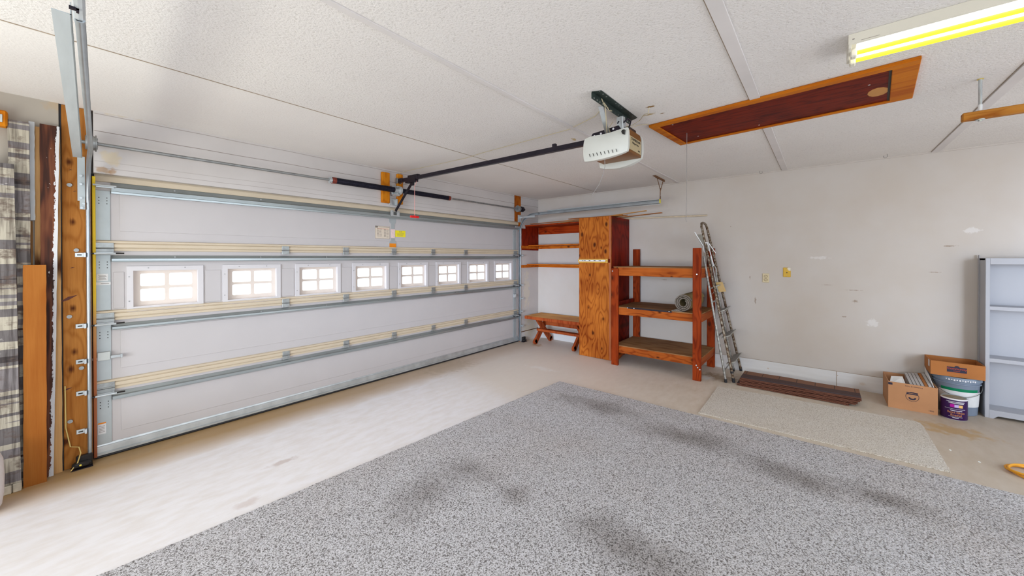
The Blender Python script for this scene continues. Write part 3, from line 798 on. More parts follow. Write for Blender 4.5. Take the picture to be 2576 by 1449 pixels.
# top roller brackets
for sgn, x in ((-1, .205), (1, 5.13)):
    bm = NB(); box(bm, x-.045, x+.05, YD-.062, YD-.045, 2.035, 2.052, .002); cyl(bm, (x-.06, YD-.07, 2.05), (x+.06, YD-.07, 2.05), .007, 8)
    part(door, 'top_bracket', bm, M['galv'])
# operator bracket: long grey reinforcing strip
bm = NB()
prism(bm, [(2.632, 2.02), (2.728, 2.02), (2.728, 1.955), (2.708, 1.935), (2.708, 1.725), (2.728, 1.70), (2.728, 1.635), (2.712, 1.625), (2.650, 1.625), (2.632, 1.635), (2.632, 1.70), (2.655, 1.725), (2.655, 1.935), (2.632, 1.955)], 'y', YD-.006, YD+.0005)
st = part(door, 'reinforcing_strip', bm, M['galv_plate'])
bm = NB(); box(bm, 2.633, 2.727, YD-.0072, YD-.0055, 1.640, 1.688); part(st, 'orange_warning_label', bm, M['orange_label'])
bm = NB(); box(bm, 2.652, 2.711, YD-.0072, YD-.0055, 1.757, 1.868); part(st, 'pink_sticker', bm, M['paper_pink'])
bm = NB()
box(bm, 2.62, 2.66, YD-.055, YD-.048, 2.03, 2.10); box(bm, 2.71, 2.75, YD-.055, YD-.048, 2.03, 2.10); box(bm, 2.62, 2.75, YD-.056, YD-.045, 2.03, 2.045)
cyl(bm, (2.64, YD-.06, 2.085), (2.73, YD-.06, 2.085), .006, 8)
part(door, 'arm_bracket', bm, M['galv'])
# instruction sheet
bm = NB(); box(bm, 2.437, 2.638, YD-.0052, YD-.0030, 1.742, 1.899); lb = part(door, 'instruction_label', bm, M['paper'])
bm = NB()
def fr_(bm, x0, x1, z0, z1, t, y): 
    box(bm, x0, x1, y-.0006, y, z0, z0+t); box(bm, x0, x1, y-.0006, y, z1-t, z1); box(bm, x0, x0+t, y-.0006, y, z0, z1); box(bm, x1-t, x1, y-.0006, y, z0, z1)
yl = YD-.0052
fr_(bm, 2.437, 2.638, 1.742, 1.899, .0025, yl)
box(bm, 2.441, 2.475, yl-.0006, yl, 1.876, 1.896)
for r_ in range(7):
    box(bm, 2.466, 2.484, yl-.0006, yl, 1.772+.0145*r_, 1.778+.0145*r_)
    box(bm, 2.492, 2.492+random.uniform(.028, .045), yl-.0006, yl, 1.770+.0145*r_, 1.7735+.0145*r_)
    box(bm, 2.556, 2.584, yl-.0006, yl, 1.766+.0145*r_, 1.771+.0145*r_)
    box(bm, 2.590, 2.590+random.uniform(.028, .04), yl-.0006, yl, 1.764+.0145*r_, 1.7675+.0145*r_)
box(bm, 2.482, 2.632, yl-.0006, yl, 1.884, 1.888)
part(lb, 'print', bm, M['grey_print'])
bm = NB(); box(bm, 2.464, 2.622, yl-.0006, yl, 1.862, 1.869); part(lb, 'red_heading', bm, plain('faded_red_print', (.62, .32, .24), .7))
bm = NB(); box(bm, 2.718, 2.868, YD-.0052, YD-.0030, 1.774, 1.856); ly = part(door, 'yellow_warning_label', bm, M['paper_yellow'])
bm = text_mesh('LCD', .022, frame_m((2.795, yl-.0005, 1.842), (1, 0, 0), (0, 0, 1)))
box(bm, 2.74, 2.85, yl-.0005, yl, 1.820, 1.822)
for r_ in range(4): box(bm, 2.745, 2.745+random.uniform(.08, .1), yl-.0005, yl, 1.786+.008*r_, 1.788+.008*r_)
part(ly, 'print', bm, M['grey_print'])
# stile stickers
bm = NB(); box(bm, .163, .222, YD-.0075, YD-.006, 1.335, 1.388); box(bm, .160, .236, YD-.0075, YD-.006, 1.305, 1.325); l1 = part(door, 'white_sticker', bm, M['paper_white'])
bm = NB()
for r_ in range(5): box(bm, .172+.004*(r_ % 2), .214-.004*(r_ % 3), YD-.008, YD-.0074, 1.343+.008*r_, 1.3455+.008*r_)
box(bm, .185, .228, YD-.008, YD-.0074, 1.312, 1.316); part(l1, 'print', bm, M['grey_print'])
bm = NB(); box(bm, .165, .206, YD-.0075, YD-.006, .175, .262); l2 = part(door, 'warning_sticker', bm, M['paper_white'])
bm = NB(); box(bm, .165, .206, YD-.008, YD-.0074, .252, .262); part(l2, 'orange_stripe', bm, M['orange_label'])
bm = NB()
for r_ in range(5): box(bm, .17, .200, YD-.008, YD-.0074, .19+.011*r_, .193+.011*r_)
part(l2, 'print', bm, M['grey_print'])
# slide lock on the second section
bm = NB(); box(bm, .163, .230, YD-.030, YD-.006, .735, .797, .002); lk = part(door, 'slide_lock', bm, plain('grey_lock_case', (.52, .55, .54), .45, .3))
bm = NB(); box(bm, .138, .166, YD-.024, YD-.018, .742, .762, .004); box(bm, .23, .292, YD-.024, YD-.020, .742, .764, .002); box(bm, .284, .296, YD-.034, YD-.018, .738, .768, .002)
part(lk, 'lock_bolt', bm, M['galv'])
bm = NB(); box(bm, 5.082, 5.135, YD-.030, YD-.006, .80, .86, .002); lk = part(door, 'slide_lock', bm, M['galv'])

# ================================================================== JAMBS
bm = NB(); box(bm, 0, .137, 4.134, 4.25, 0, ZC-.002, .003)
for x, z, r_ in ((.03, 2.03, .008), (.035, 1.99, .006), (.055, 1.6, .007)): pass
jamb = thing('wooden_post', 'amber lumber post fixed left of the garage door track', 'post', (.075, 4.18, 0))
part(jamb, 'timber', bm, M['post'])
bm = NB()
for x, z in ((.035, 2.03), (.065, 1.565), (.03, 1.09), (.085, .71), (.03, .34)):
    cyl(bm, (x, 4.1335, z), (x, 4.127, z), .013, 14)
part(jamb, 'bolt_head', bm, M['galv_dark'])
bm = NB()
for x, z, a, l in ((.025, 1.22, .5, .045), (.02, .575, .25, .022), (.045, 1.44, .1, .012), (.06, 1.99, .1, .010), (.04, 2.14, 0, .010)):
    prism(bm, [(x-l+.0, z-l*a-.005), (x, z-.012*(l/.045)), (x+l, z+l*a), (x, z+.012*(l/.045))], 'y', 4.1335, 4.1325)
part(jamb, 'knot', bm, plain('dark_knot', (.09, .02, .01), .5))
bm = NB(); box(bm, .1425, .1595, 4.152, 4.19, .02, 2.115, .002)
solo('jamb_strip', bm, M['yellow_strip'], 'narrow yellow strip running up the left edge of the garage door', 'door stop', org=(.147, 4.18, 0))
bm = NB(); box(bm, 5.055, 5.232, 4.10, 4.25, 0, ZC-.002, .003)
bm.free(); bm2 = NB(); prism(bm2, [(5.229, 0), (5.2345, 0), (5.2345, ZC-.002), (5.055, ZC-.002), (5.055, 2.145), (5.229, 2.145)], 'y', 4.134, 4.19)
solo('wooden_post', bm2, wood('dark_amber_post', (.24, .045, .003), (.44, .12, .01), 2, 5, 8, .5, 4), 'orange timber post behind the right door track', 'post', org=(5.14, 4.18, 0))
for x0, x1, z0, z1, lab in ((2.477, 2.585, 2.178, 2.552, 'orange wooden block left of the spring bracket above the door'), (2.690, 2.773, 2.183, 2.562, 'orange wooden block right of the spring bracket above the door')):
    bm = NB(); box(bm, x0, x1, 4.096, YW-.001, z0, z1, .006)
    solo('mounting_block', bm, M['block_wood'], lab, 'wood block', 'blocks on the header wall', org=((x0+x1)/2, 4.11, z0))

# ================================================================== TRACKS
def cchan(bm, pts, side, w=.052, t=.022, th=.003):
    """C shaped track swept along a path in a plane of constant x (side = +1/-1: where the open lip faces)"""
    pts = [Vector(p) for p in pts]; N = len(pts)
    prof = [(0, -w/2+.009), (0, w/2-.009), (t*.14, w/2-.003), (t*.45, w/2), (t*.8, w/2-.002), (t, w/2-.007), (t, w/2-.012), (t*.62, w/2-.004), (th, w/2-.004), (th, -w/2+.004), (t*.62, -w/2+.004), (t, -w/2+.012), (t, -w/2+.007), (t*.8, -w/2+.002), (t*.45, -w/2), (t*.14, -w/2+.003)]
    rings = []
    for i, p in enumerate(pts):
        d = (pts[min(i+1, N-1)]-pts[max(i-1, 0)]).normalized()
        X = Vector((side, 0, 0)); X = (X-d*X.dot(d)).normalized(); Nn = d.cross(X).normalized()
        rings.append([bm.verts.new(p+X*a+Nn*b) for a, b in prof])
    for A, B in zip(rings, rings[1:]):
        n = len(A)
        for k in range(n): bm.faces.new([A[k], A[(k+1) % n], B[(k+1) % n], B[k]])
    bm.faces.new(rings[0][::-1]); bm.faces.new(rings[-1])
def arc(y0, z0, r_, n=9):
    return [(y0-r_+r_*math.cos(R(a)), z0+r_*math.sin(R(a))) for a in [90*k/n for k in range(n+1)]]
# right track
tr = thing('door_track', 'steel track curving from the right of the garage door along the wall', 'track', (5.21, 4.13, 0))
xr = 5.225
bm = NB(); cchan(bm, [(xr, 4.145, .01), (xr, 4.145, 1.93)], -1); part(tr, 'vertical_track', bm, M['track'], True)
bm = NB(); a_ = arc(4.145, 1.93, .325); cchan(bm, [(xr, y, z) for y, z in a_]+[(xr, 3.72, 2.256)], -1); part(tr, 'curved_track', bm, M['track'], True)
bm = NB(); cchan(bm, [(xr, 3.73, 2.256), (xr, 1.70, 2.268)], -1); hz = part(tr, 'horizontal_track', bm, M['track'], True)
bm = NB(); sheet(bm, [(5.230, 2.300), (5.230, 2.235)], 'y', 1.70, 3.55, .003); box(bm, 5.205, 5.232, 1.70, 3.55, 2.296, 2.300); part(tr, 'angle_stiffener', bm, M['galv'])
bm = NB(); box(bm, 5.196, 5.234, 1.692, 1.702, 2.246, 2.300, .002); part(tr, 'yellow_end_tag', bm, plain('yellow_tape', (.70, .60, .06), .5))
bm = NB(); box(bm, 5.195, 5.200, 3.80, 4.125, 2.200, 2.232); box(bm, 5.14, 5.23, 4.118, 4.132, 2.13, 2.26, .002); part(tr, 'flag_bracket', bm, M['galv'])
bm = NB()
for z in (.27, .53, .76, 1.0, 1.53): box(bm, 5.228, 5.29, 4.10, 4.131, z, z+.03, .003)
part(tr, 'wall_bracket', bm, M['galv'])
hg = thing('track_hanger', 'rusty strap hanger holding the right track end to the ceiling', 'bracket', (5.22, 1.70, ZC))
bm = NB(); bar(bm, (5.02, 1.695, ZC-.016), (5.42, 1.70, ZC-.016), .004, .032); bar(bm, (5.02, 1.715, ZC-.003), (5.42, 1.72, ZC-.003), .034, .004); part(hg, 'ceiling_angle', bm, M['rust'])
bm = NB(); bar(bm, (5.07, 1.69, ZC-.02), (5.212, 1.69, 2.42), .018, .003, (0, 1, 0)); bar(bm, (5.33, 1.69, ZC-.02), (5.212, 1.69, 2.42), .018, .003, (0, 1, 0)); bar(bm, (5.212, 1.692, 2.45), (5.222, 1.70, 2.25), .022, .004, (0, 1, 0)); bar(bm, (5.212, 1.692, 2.34), (5.222, 1.70, 2.26), .032, .005, (0, 1, 0)); part(hg, 'strap', bm, M['rust'])
# left track
tl = thing('door_track', 'steel track curving overhead from the left of the garage door', 'track', (.124, 4.13, 0))
xl = .111
bm = NB(); cchan(bm, [(xl, 4.135, .01), (xl, 4.135, 1.86)], 1); part(tl, 'vertical_track', bm, M['track'], True)
pts = [(xl+.0*k, y, z) for k, (y, z) in enumerate(arc(4.135, 1.86, .36))]
bm = NB(); cchan(bm, pts+[(xl-.003, 3.62, 2.226)], 1); part(tl, 'curved_track', bm, M['track'], True)
bm = NB(); cchan(bm, [(xl-.002, 3.64, 2.225), (.028, 1.78, 2.268)], 1); part(tl, 'horizontal_track', bm, M['track'], True)
bm = NB(); cchan(bm, [(.026, 1.81, 2.270), (.018, 1.60, 2.275)], 1, .046, .026); part(tl, 'track_end_piece', bm, M['galv'])
bm = NB(); box(bm, .016, .036, 1.70, 1.712, 2.245, 2.252); box(bm, .030, .036, 1.70, 1.712, 2.24, 2.258); part(tl, 'end_clip', bm, M['black'])
# broad angle iron beside the track
bm = NB(); hexa(bm, [(-.018, 1.80, 2.266), (.022, 1.80, 2.266), (.094, 4.02, 2.215), (.050, 4.02, 2.215), (-.018, 1.80, 2.269), (.022, 1.80, 2.269), (.094, 4.02, 2.218), (.050, 4.02, 2.218)])
hexa(bm, [(.019, 1.80, 2.266), (.022, 1.80, 2.266), (.094, 4.02, 2.215), (.091, 4.02, 2.215), (.019, 1.80, 2.306), (.022, 1.80, 2.306), (.094, 4.02, 2.258), (.091, 4.02, 2.258)])
part(tl, 'angle_stiffener', bm, plain('flat_galvanized_angle', (.52, .57, .59), .5, .35, .06, 5, stretch=(6, .6, 1)))
bm = NB(); box(bm, .072, .108, 4.106, 4.112, 1.92, 2.24); box(bm, .082, .108, 4.104, 4.110, 1.86, 1.95); fb = part(tl, 'flag_bracket', bm, M['galv_plate'])
bm = NB()
for x, z in ((.088, 2.10), (.088, 2.04), (.088, 1.94), (.092, 1.87), (.1, 1.90)): cyl(bm, (x, 4.106, z), (x, 4.097, z), .008, 8)
part(fb, 'bolt', bm, M['galv'])
for z in (1.515, 1.0, .742, .512, .235):
    bm = NB(); box(bm, .058, .112, 4.126, 4.133, z, z+.032, .002); box(bm, .098, .108, 4.10, 4.13, z, z+.032); b_ = part(tl, 'wall_bracket', bm, M['galv'])
    bm = NB(); box(bm, .068, .09, 4.124, 4.127, z+.012, z+.02); part(b_, 'bracket_slot', bm, M['dark_print'])
# safety sensors at the feet of both tracks
for x, lab, sx in ((.085, 'black safety sensor with wire at the foot of the left track', -1), (5.27, 'black safety sensor at the foot of the right track', 1)):
    t = thing('safety_sensor', lab, 'sensor', (x, 4.10, 0))
    bm = NB(); box(bm, x-.05, x+.04, 4.055, 4.105, .012, .050, .012); box(bm, x-.03, x+.05, 4.09, 4.125, .0, .085, .006); part(t, 'housing', bm, M['black_glossy'], True)
    bm = NB(); box(bm, x-.055, x+.05, 4.06, 4.12, 0, .006); part(t, 'bracket', bm, M['black'])
    if sx < 0:
        bm = NB(); tube(bm, [(.03, 4.05, .012), (.062, 4.07, .05), (.078, 4.10, .105), (.07, 4.118, .145), (.03, 4.126, .16), (.01, 4.127, .30), (.008, 4.128, .60)], .0035, 6); part(t, 'wire', bm, plain('yellow_wire', (.62, .46, .16), .5), True)
        bm = NB(); cyl(bm, (.075, 4.053, .034), (.075, 4.050, .034), .006, 10); part(t, 'indicator_lamp', bm, plain('yellow_lamp', (.9, .75, .1), .3))

# ================================================================== TORSION SPRING SHAFT
ts = thing('torsion_spring_shaft', 'steel shaft with long black spring above the garage door', 'spring', (2.69, 4.03, 2.34))
SY = 4.03
def sz(x): return 2.333+(x-.17)/5.0*.014
bm = NB(); cyl(bm, (.05, SY, sz(.05)), (5.20, SY, sz(5.2)), .0125, 12); part(ts, 'shaft', bm, M['galv_dark'], True)
def coil(bm, x0, x1, r_, n):
    tube(bm, [(x0+(x1-x0)*k/n, SY, sz(x0+(x1-x0)*k/n)) for k in range(n+1)], r_, 16)
    # winding ribs
    for k in range(n*2):
        x = x0+(x1-x0)*(k+.5)/(n*2); w_ = (x1-x0)/(n*2)*.3
        tube(bm, [(x-w_, SY, sz(x)), (x+w_, SY, sz(x))], r_+.0022, 16)
bm = NB(); coil(bm, 1.86, 2.60, .031, 28); s1 = part(ts, 'spring', bm, M['spring'], label='longer spring left of the centre bracket')
bm = NB(); coil(bm, 2.70, 3.47, .028, 28); s2 = part(ts, 'spring', bm, M['spring'])
bm = NB(); cyl(bm, (1.845, SY, sz(1.85)), (1.885, SY, sz(1.88)), .035, 16); part(s1, 'red_painted_coil', bm, M['spring_red'])
bm = NB(); cyl(bm, (3.455, SY, sz(3.46)), (3.49, SY, sz(3.49)), .033, 16); part(s2, 'red_painted_coil', bm, M['spring_red'])
for x in (1.83, 3.50):
    bm = NB(); cyl(bm, (x-.016, SY, sz(x)), (x+.014, SY, sz(x)), .027, 12)
    for a in range(4):
        aa = R(45+90*a); cyl(bm, (x, SY+.02*math.cos(aa), sz(x)+.02*math.sin(aa)), (x, SY+.042*math.cos(aa), sz(x)+.042*math.sin(aa)), .007, 8)
    part(ts, 'winding_cone', bm, M['galv'])
bm = NB(); cyl(bm, (2.60, SY, sz(2.6)), (2.70, SY, sz(2.7)), .034, 16); cyl(bm, (2.665, SY, sz(2.68)), (2.690, SY, sz(2.7)), .052, 20)
box(bm, 2.60, 2.72, 4.075, 4.095, 2.29, 2.40, .003); box(bm, 2.64, 2.655, 4.02, 4.09, 2.29, 2.39); box(bm, 2.61, 2.67, 4.02, 4.09, 2.27, 2.29)
part(ts, 'centre_bracket', bm, M['galv'])
bm = NB(); box(bm, 2.588, 2.688, 4.112, 4.131, 2.16, 2.24, .003); box(bm, 2.584, 2.60, 4.09, 4.12, 2.165, 2.24); box(bm, 2.674, 2.688, 4.09, 4.12, 2.165, 2.24); part(ts, 'bracket_foot', bm, M['galv'])
for x0, x1 in ((.108, .160), (5.01, 5.06)):
    bm = NB(); cyl(bm, (x0, SY, sz(x0)), (x1, SY, sz(x1)), .050, 24); cyl(bm, (x1-.004 if x0 < 1 else x0, SY, sz(x1)), (x1+.002 if x0 < 1 else x0+.006, SY, sz(x1)), .058, 24)
    d_ = part(ts, 'cable_drum', bm, M['galv_dark'], True)
    bm = NB()
    hx = x1+.002 if x0 < 1 else x0-.004
    for a in range(6): cyl(bm, (hx, SY+.035*math.cos(a), sz(x0)+.035*math.sin(a)), (hx+.006, SY+.035*math.cos(a), sz(x0)+.035*math.sin(a)), .006, 6)
    part(d_, 'set_screw', bm, M['galv_dark'])
bm = NB(); cyl(bm, (5.09, SY, sz(5.1)), (5.15, SY, sz(5.1)), .048, 20); cyl(bm, (5.15, SY, sz(5.1)), (5.21, SY, sz(5.1)), .018, 12); part(ts, 'end_bearing', bm, M['black'])

# ================================================================== GARAGE DOOR OPENER
op = thing('garage_door_opener', 'ceiling hung garage door opener with black rail and white lamp covers', 'door opener', (2.69, 1.25, 2.43))
RX = 2.69
bm = NB()
bar(bm, (RX, 4.06, 2.462), (RX, 1.36, 2.425), .034, .040); box(bm, RX-.022, RX+.022, 3.98, 4.092, 2.44, 2.49, .004)
part(op, 'rail', bm, M['black'])
bm = NB(); bar(bm, (RX, 3.90, 2.444), (RX, 3.70, 2.441), .046, .062); bar(bm, (RX, 3.86, 2.485), (RX, 3.80, 2.484), .03, .03); bar(bm, (RX, 3.79, 2.47), (RX, 3.66, 2.47), .04, .05)
tp = part(op, 'trolley', bm, M['black'])
bm = NB(); cyl(bm, (RX-.035, 4.07, 2.468), (RX+.035, 4.07, 2.468), .008, 10); box(bm, RX-.030, RX-.024, 4.05, 4.0945, 2.43, 2.50, .002); box(bm, RX+.024, RX+.030, 4.05, 4.0945, 2.43, 2.50, .002); part(op, 'header_bracket', bm, M['galv_dark'])
bm = NB(); bar(bm, (RX, 3.80, 2.40), (RX-.0, 4.14, 2.095), .008, .036); box(bm, RX-.012, RX+.012, 3.76, 3.82, 2.375, 2.43, .003); part(op, 'door_arm', bm, M['black'])
bm = NB(); tube(bm, [(RX, 3.70, 2.42), (RX, 3.72, 2.38), (RX, 3.74, 2.37), (RX, 3.742, 2.005)], .0028, 6); rc = part(op, 'release_cord', bm, M['pink_cord'], True)
bm = NB(); cyl(bm, (RX-.055, 3.742, 1.995), (RX+.055, 3.742, 1.995), .014, 12); cyl(bm, (RX, 3.742, 1.98), (RX, 3.742, 2.012), .013, 10); part(rc, 'release_handle', bm, M['red_plastic'], True)
# motor head
x0, x1, y0, y1, z0, z1 = 2.575, 2.805, 1.055, 1.36, 2.262, 2.425
bm = NB(); prism(bm, [(x0, z0+.0), (x1, z0+.0), (x1+.005, z1-.03), (x1-.02, z1), (x0+.02, z1), (x0-.005, z1-.03)], 'y', y0, y1); hd = part(op, 'motor_chassis', bm, M['motor_brown'])
bm = NB(); box(bm, x0+.006, x1-.006, y0-.003, y0+.001, z0+.020, z1-.045); cp = part(op, 'control_panel', bm, M['motor_tan'])
for body, size, x_, z_ in (('CHAMBERLAIN', .026, 2.695, z1-.062), ('Whisper Drive', .020, 2.69, z1-.088), ('3/4HP', .015, 2.755, z0+.036)):
    part(cp, 'lettering', text_mesh(body, size, frame_m((x_, y0-.0036, z_), (1, 0, 0), (0, 0, 1))), M['dark_print'])
bm = NB(); box(bm, x0+.03, x1-.07, y0+.01, y0+.05, z1-.005, z1+.028, .003); part(op, 'rear_cap', bm, M['black_glossy'])
def cover(side):
    """bulging translucent lens on one long side of the motor head"""
    bm = NB(); ny, nz = 14, 9; G = []
    xs = x0-.004 if side < 0 else x1+.004
    for i in range(ny+1):
        col = []
        for j in range(nz+1):
            u, v = i/ny, j/nz
            U_, V_ = 2*u-1, 2*v-1; u, v = .5+.5*U_*(1-.05*V_**4), .5+.5*V_*(1-.07*U_**6)
            y = y0-.008+(y1-y0+.05)*u
            zt = z1+.012-.040*math.sin(math.pi*min(1, u*1.25))*0.35-.020*u; zb = z0-.028+.022*(1-u)-(.030*math.sin(math.pi*u) if side > 0 else .012*math.sin(math.pi*u))
            z = zb+(zt-zb)*v
            bul = .056*(max(0, math.sin(math.pi*min(max(.06+.88*u, 0), 1)))**.45)*(max(0, math.sin(math.pi*(.16+.76*v)))**.5)
            if side > 0: bul *= 1.25
            col.append(bm.verts.new((xs+side*bul, y, z)))
        G.append(col)
    for i in range(ny):
        for j in range(nz): bm.faces.new([G[i][j], G[i+1][j], G[i+1][j+1], G[i][j+1]])
    # skirt back to the chassis and closing edge
    border = [G[i][0] for i in range(ny+1)]+[G[ny][j] for j in range(1, nz+1)]+[G[i][nz] for i in range(ny-1, -1, -1)]+[G[0][j] for j in range(nz-1, 0, -1)]
    back = [bm.verts.new((xs+side*.0, v.co.y, v.co.z)) for v in border]
    n = len(border)
    for k in range(n): bm.faces.new([border[k], border[(k+1) % n], back[(k+1) % n], back[k]])
    bm.faces.new(back)
    c = part(op, 'lamp_cover', bm, M['lens'], True)
    bm = NB()
    for k in range(8):
        y = y0+.065+k*.030; xx = xs+side*.051
        bar(bm, (xx, y, z0-.004), (xx+side*.004, y+.006, z0+.018), .004, .003, (0, 1, 0))
    part(c, 'vent_slot', bm, M['dark_print'])
    return c
cv = cover(-1); cover(1)
bm = NB(); prism(bm, [(y0+.012, z1-.052), (y0+.012, z1-.018), (y0+.028, z1-.018), (y0+.034, z1-.030), (y0+.026, z1-.046)], 'x', x0-.054, x0-.030); part(cv, 'release_tab', bm, M['black_glossy'])
# mounting rail plate and hangers
bm = NB(); prism(bm, [(1.12, z1), (1.40, z1-.004), (1.37, z1+.045), (1.16, z1+.062)], 'x', RX-.055, RX-.050)
pl = part(op, 'mounting_plate', bm, M['black'])
bm = NB()
for y, z in ((1.355, z1+.022), (1.30, z1+.030), (1.20, z1+.045), (1.17, z1+.022)): cyl(bm, (RX-.056, y, z), (RX-.049, y, z), .008, 10)
part(pl, 'bolt', bm, M['white_print'])
bm = NB(); bar(bm, (2.40, 1.185, 2.56), (RX-.060, 1.245, z1+.02), .004, .034, (0, 1, 0)); bar(bm, (2.64, 1.15, 2.55), (RX-.045, 1.15, z1+.01), .004, .050, (0, 1, 0)); bar(bm, (2.645, 1.125, 2.545), (RX-.02, 1.125, z1+.01), .050, .004, (0, 1, 0))
part(op, 'hanger_strap', bm, M['galv'])
bm = NB(); tube(bm, [(RX-.05, 1.12, 2.50), (RX-.03, 1.10, 2.53), (RX+.03, 1.10, 2.53), (RX+.05, 1.12, 2.49)], .006, 6); tube(bm, [(RX-.09, 1.15, 2.49), (RX-.07, 1.15, 2.51)], .005, 6); part(op, 'power_lead', bm, M['black'])
# perforated angle on the ceiling: holes along both legs
bm = NB(); LX0, LX1 = 2.215, 2.86
def ang(t, dy, dz):  # along the angle
    return (LX0+(LX1-LX0)*t, 1.150+.02*t+dy, ZC-.006+dz)
holes = [rrect(LX0+.03+k*.042, LX0+.044+k*.042, -.040, -.028, .004, 2) for k in range(15) if k not in (7, 8)]
tmp = NB(); plate_holes(tmp, [(LX0+.01, 0), (LX1, 0), (LX1-.004, -.048), (LX0, -.048), (LX0, -.012)], holes, 'y', 0, .003)
bmesh.ops.translate(tmp, vec=(0, 1.158, ZC), verts=list(tmp.verts)); me = bpy.data.meshes.new('t'); tmp.to_mesh(me); tmp.free(); bm.from_mesh(me)
holes = [rrect(LX0+.03+k*.05, LX0+.044+k*.05, 1.114, 1.126, .004, 2) for k in range(12) if k % 5 < 3]
plate_holes(bm, [(LX0+.005, 1.161), (LX1+.03, 1.161), (LX1, 1.104), (LX0+.03, 1.104)], holes, 'z', ZC-.004, ZC-.001)
part(op, 'perforated_angle', bm, M['green_steel'])
bm = NB(); tube(bm, [(2.58, 1.25, 2.30), (2.585, 1.245, 2.24), (2.60, 1.25, 2.19), (2.60, 1.27, 2.12), (2.57, 1.28, 2.06), (2.53, 1.30, 2.00), (2.50, 1.31, 1.965)], .0022, 6); part(op, 'antenna_wire', bm, M['grey_wire'], True)
bm = NB(); tube(bm, [(2.34, 1.15, 2.585), (2.42, 1.16, 2.55), (2.60, 1.235, 2.455), (2.62, 1.24, 2.43), (2.615, 1.25, 2.40)], .0035, 6); tube(bm, [(2.38, 1.15, 2.57), (2.46, 1.15, 2.54), (2.50, 1.15, 2.55)], .003, 6); tube(bm, [(2.63, 1.20, 2.52), (2.60, 1.22, 2.47), (2.63, 1.22, 2.44), (2.61, 1.24, 2.40)], .003, 6)
part(op, 'bell_wire', bm, M['wire'], True)

# wires stapled along the ceiling
def wire(pts, lab, r_=.0028, mat='wire'):
    bm = NB(); tube(bm, pts, r_, 6)
    return solo('bell_wire', bm, M[mat], lab, 'wire', smooth=True, org=pts[0])
zc = ZC-.003
wire([(2.72, YW-.004, 2.57), (2.76, 4.05, zc), (2.82, 3.0, zc), (2.79, 2.73, zc), (2.75, 1.655, zc), (2.68, 1.50, zc-.004), (2.62, 1.34, zc), (2.45, 1.19, 2.575)], 'thin wire along the ceiling from the door header to the opener')
wire([(2.725, .965, ZC), (2.74, .975, zc-.03), (2.80, 1.03, zc-.012), (2.90, 1.10, zc-.01), (2.86, 1.14, zc-.05), (2.74, 1.15, zc-.09)], 'cream wire drooping from the ceiling hole to the opener')
wire([(3.06, 1.085, zc), (3.0, 1.14, zc-.01), (2.88, 1.18, zc-.06), (2.80, 1.18, zc-.10)], 'straight wire between the attic hatch corner and the opener')
bm = NB(); box(bm, RX-.014, RX+.014, 1.74, 1.775, 2.44, 2.478, .003); part(op, 'rail_clip', bm, M['black'])

# ================================================================== ATTIC HATCH
ah = thing('attic_hatch', 'dark red wooden attic hatch with amber frame in the ceiling', 'hatch', (3.368, .313, ZC), (0, 0, R(-4.6)))
hw, hl, ft = .348, .757, .058
bm = NB()
for (a, b, c, d) in ((-hw, -hw+ft, -hl, hl), (hw-ft*.55, hw, -hl, hl), (-hw+ft, hw-ft*.55, hl-ft, hl), (-hw+ft, hw-ft*.55, -hl, -hl+ft*1.9)):
    box(bm, a, b, c, d, -.022, -.001, .003)
part(ah, 'hatch_frame', bm, M['hatch_frame'], world=False)
bm = NB(); box(bm, -hw+ft*.8, hw-ft*.4, -hl+ft*1.6, hl-ft*.8, -.012, -.001); hp = part(ah, 'hatch_panel', bm, M['hatch'], world=False)
bm = NB(); box(bm, -hw+ft, hw-ft*.6, -hl+ft*1.9, -hl+ft*1.9+.012, -.0135, -.010); part(ah, 'gap_line', bm, M['dark_print'], world=False)
bm = NB(); prism(bm, [(.08+.085*math.cos(a*.52), -.59+.05*math.sin(a*.52)) for a in range(12)], 'z', -.0128, -.011); part(ah, 'plywood_patch', bm, plain('amber_patch', (.48, .22, .05), .5), world=False)
bm = NB(); tube(bm, [(3.459, .899, ZC-.01), (3.460, .900, 2.3), (3.456, .899, 2.0), (3.450, .900, 1.93), (3.452, .905, 1.84), (3.458, .90, 1.815)], .0022, 6); part(ah, 'pull_string', bm, M['grey_wire'], True)
bm = NB()
for x, y in ((-.25, .6), (.25, .1), (-.1, -.55), (.2, .55)): cyl(bm, (x, y, -.0125), (x, y, -.014), .006, 8)
part(ah, 'nail_head', bm, M['tile_grey'], world=False)

# ================================================================== FLUORESCENT FIXTURES
def fixture(loc, rz, label):
    t = thing('fluorescent_light', label, 'ceiling light', loc, (0, 0, rz))
    # local: x across, y along (towards -y), z down from the ceiling
    bm = NB(); prism(bm, [(0, -.001), (.205, -.001), (.205, -.048), (.197, -.051), (.008, -.051), (0, -.048)], 'y', -1.235, 0)
    h = part(t, 'housing', bm, M['fixture'], world=False)
    bm = NB(); box(bm, -.0012, 0, -.110, -.045, -.0425, -.0415); box(bm, -.0012, .0, -.022, -.014, -.030, -.026); 
    part(h, 'seam_mark', bm, M['grey_print'], world=False)
    bm = NB(); box(bm, .010, .195, -1.205, -.030, -.0530, -.0505); part(t, 'glow_plate', bm, M['glow_plate'], world=False)
    for x in (.076, .170):
        bm = NB(); cyl(bm, (x, -.035, -.068), (x, -1.20, -.068), .0105, 18); part(t, 'tube', bm, M['tube'], True, world=False)
        bm = NB(); box(bm, x-.022, x+.022, -.034, -.010, -.090, -.045, .005); box(bm, x-.022, x+.022, -1.225, -1.201, -.090, -.045, .005); part(t, 'lampholder', bm, M['fixture'], world=False)
    bm = NB(); box(bm, .004, .200, -.012, 0, -.066, -.045, .002); part(t, 'end_cap', bm, M['fixture'], world=False)
    return t
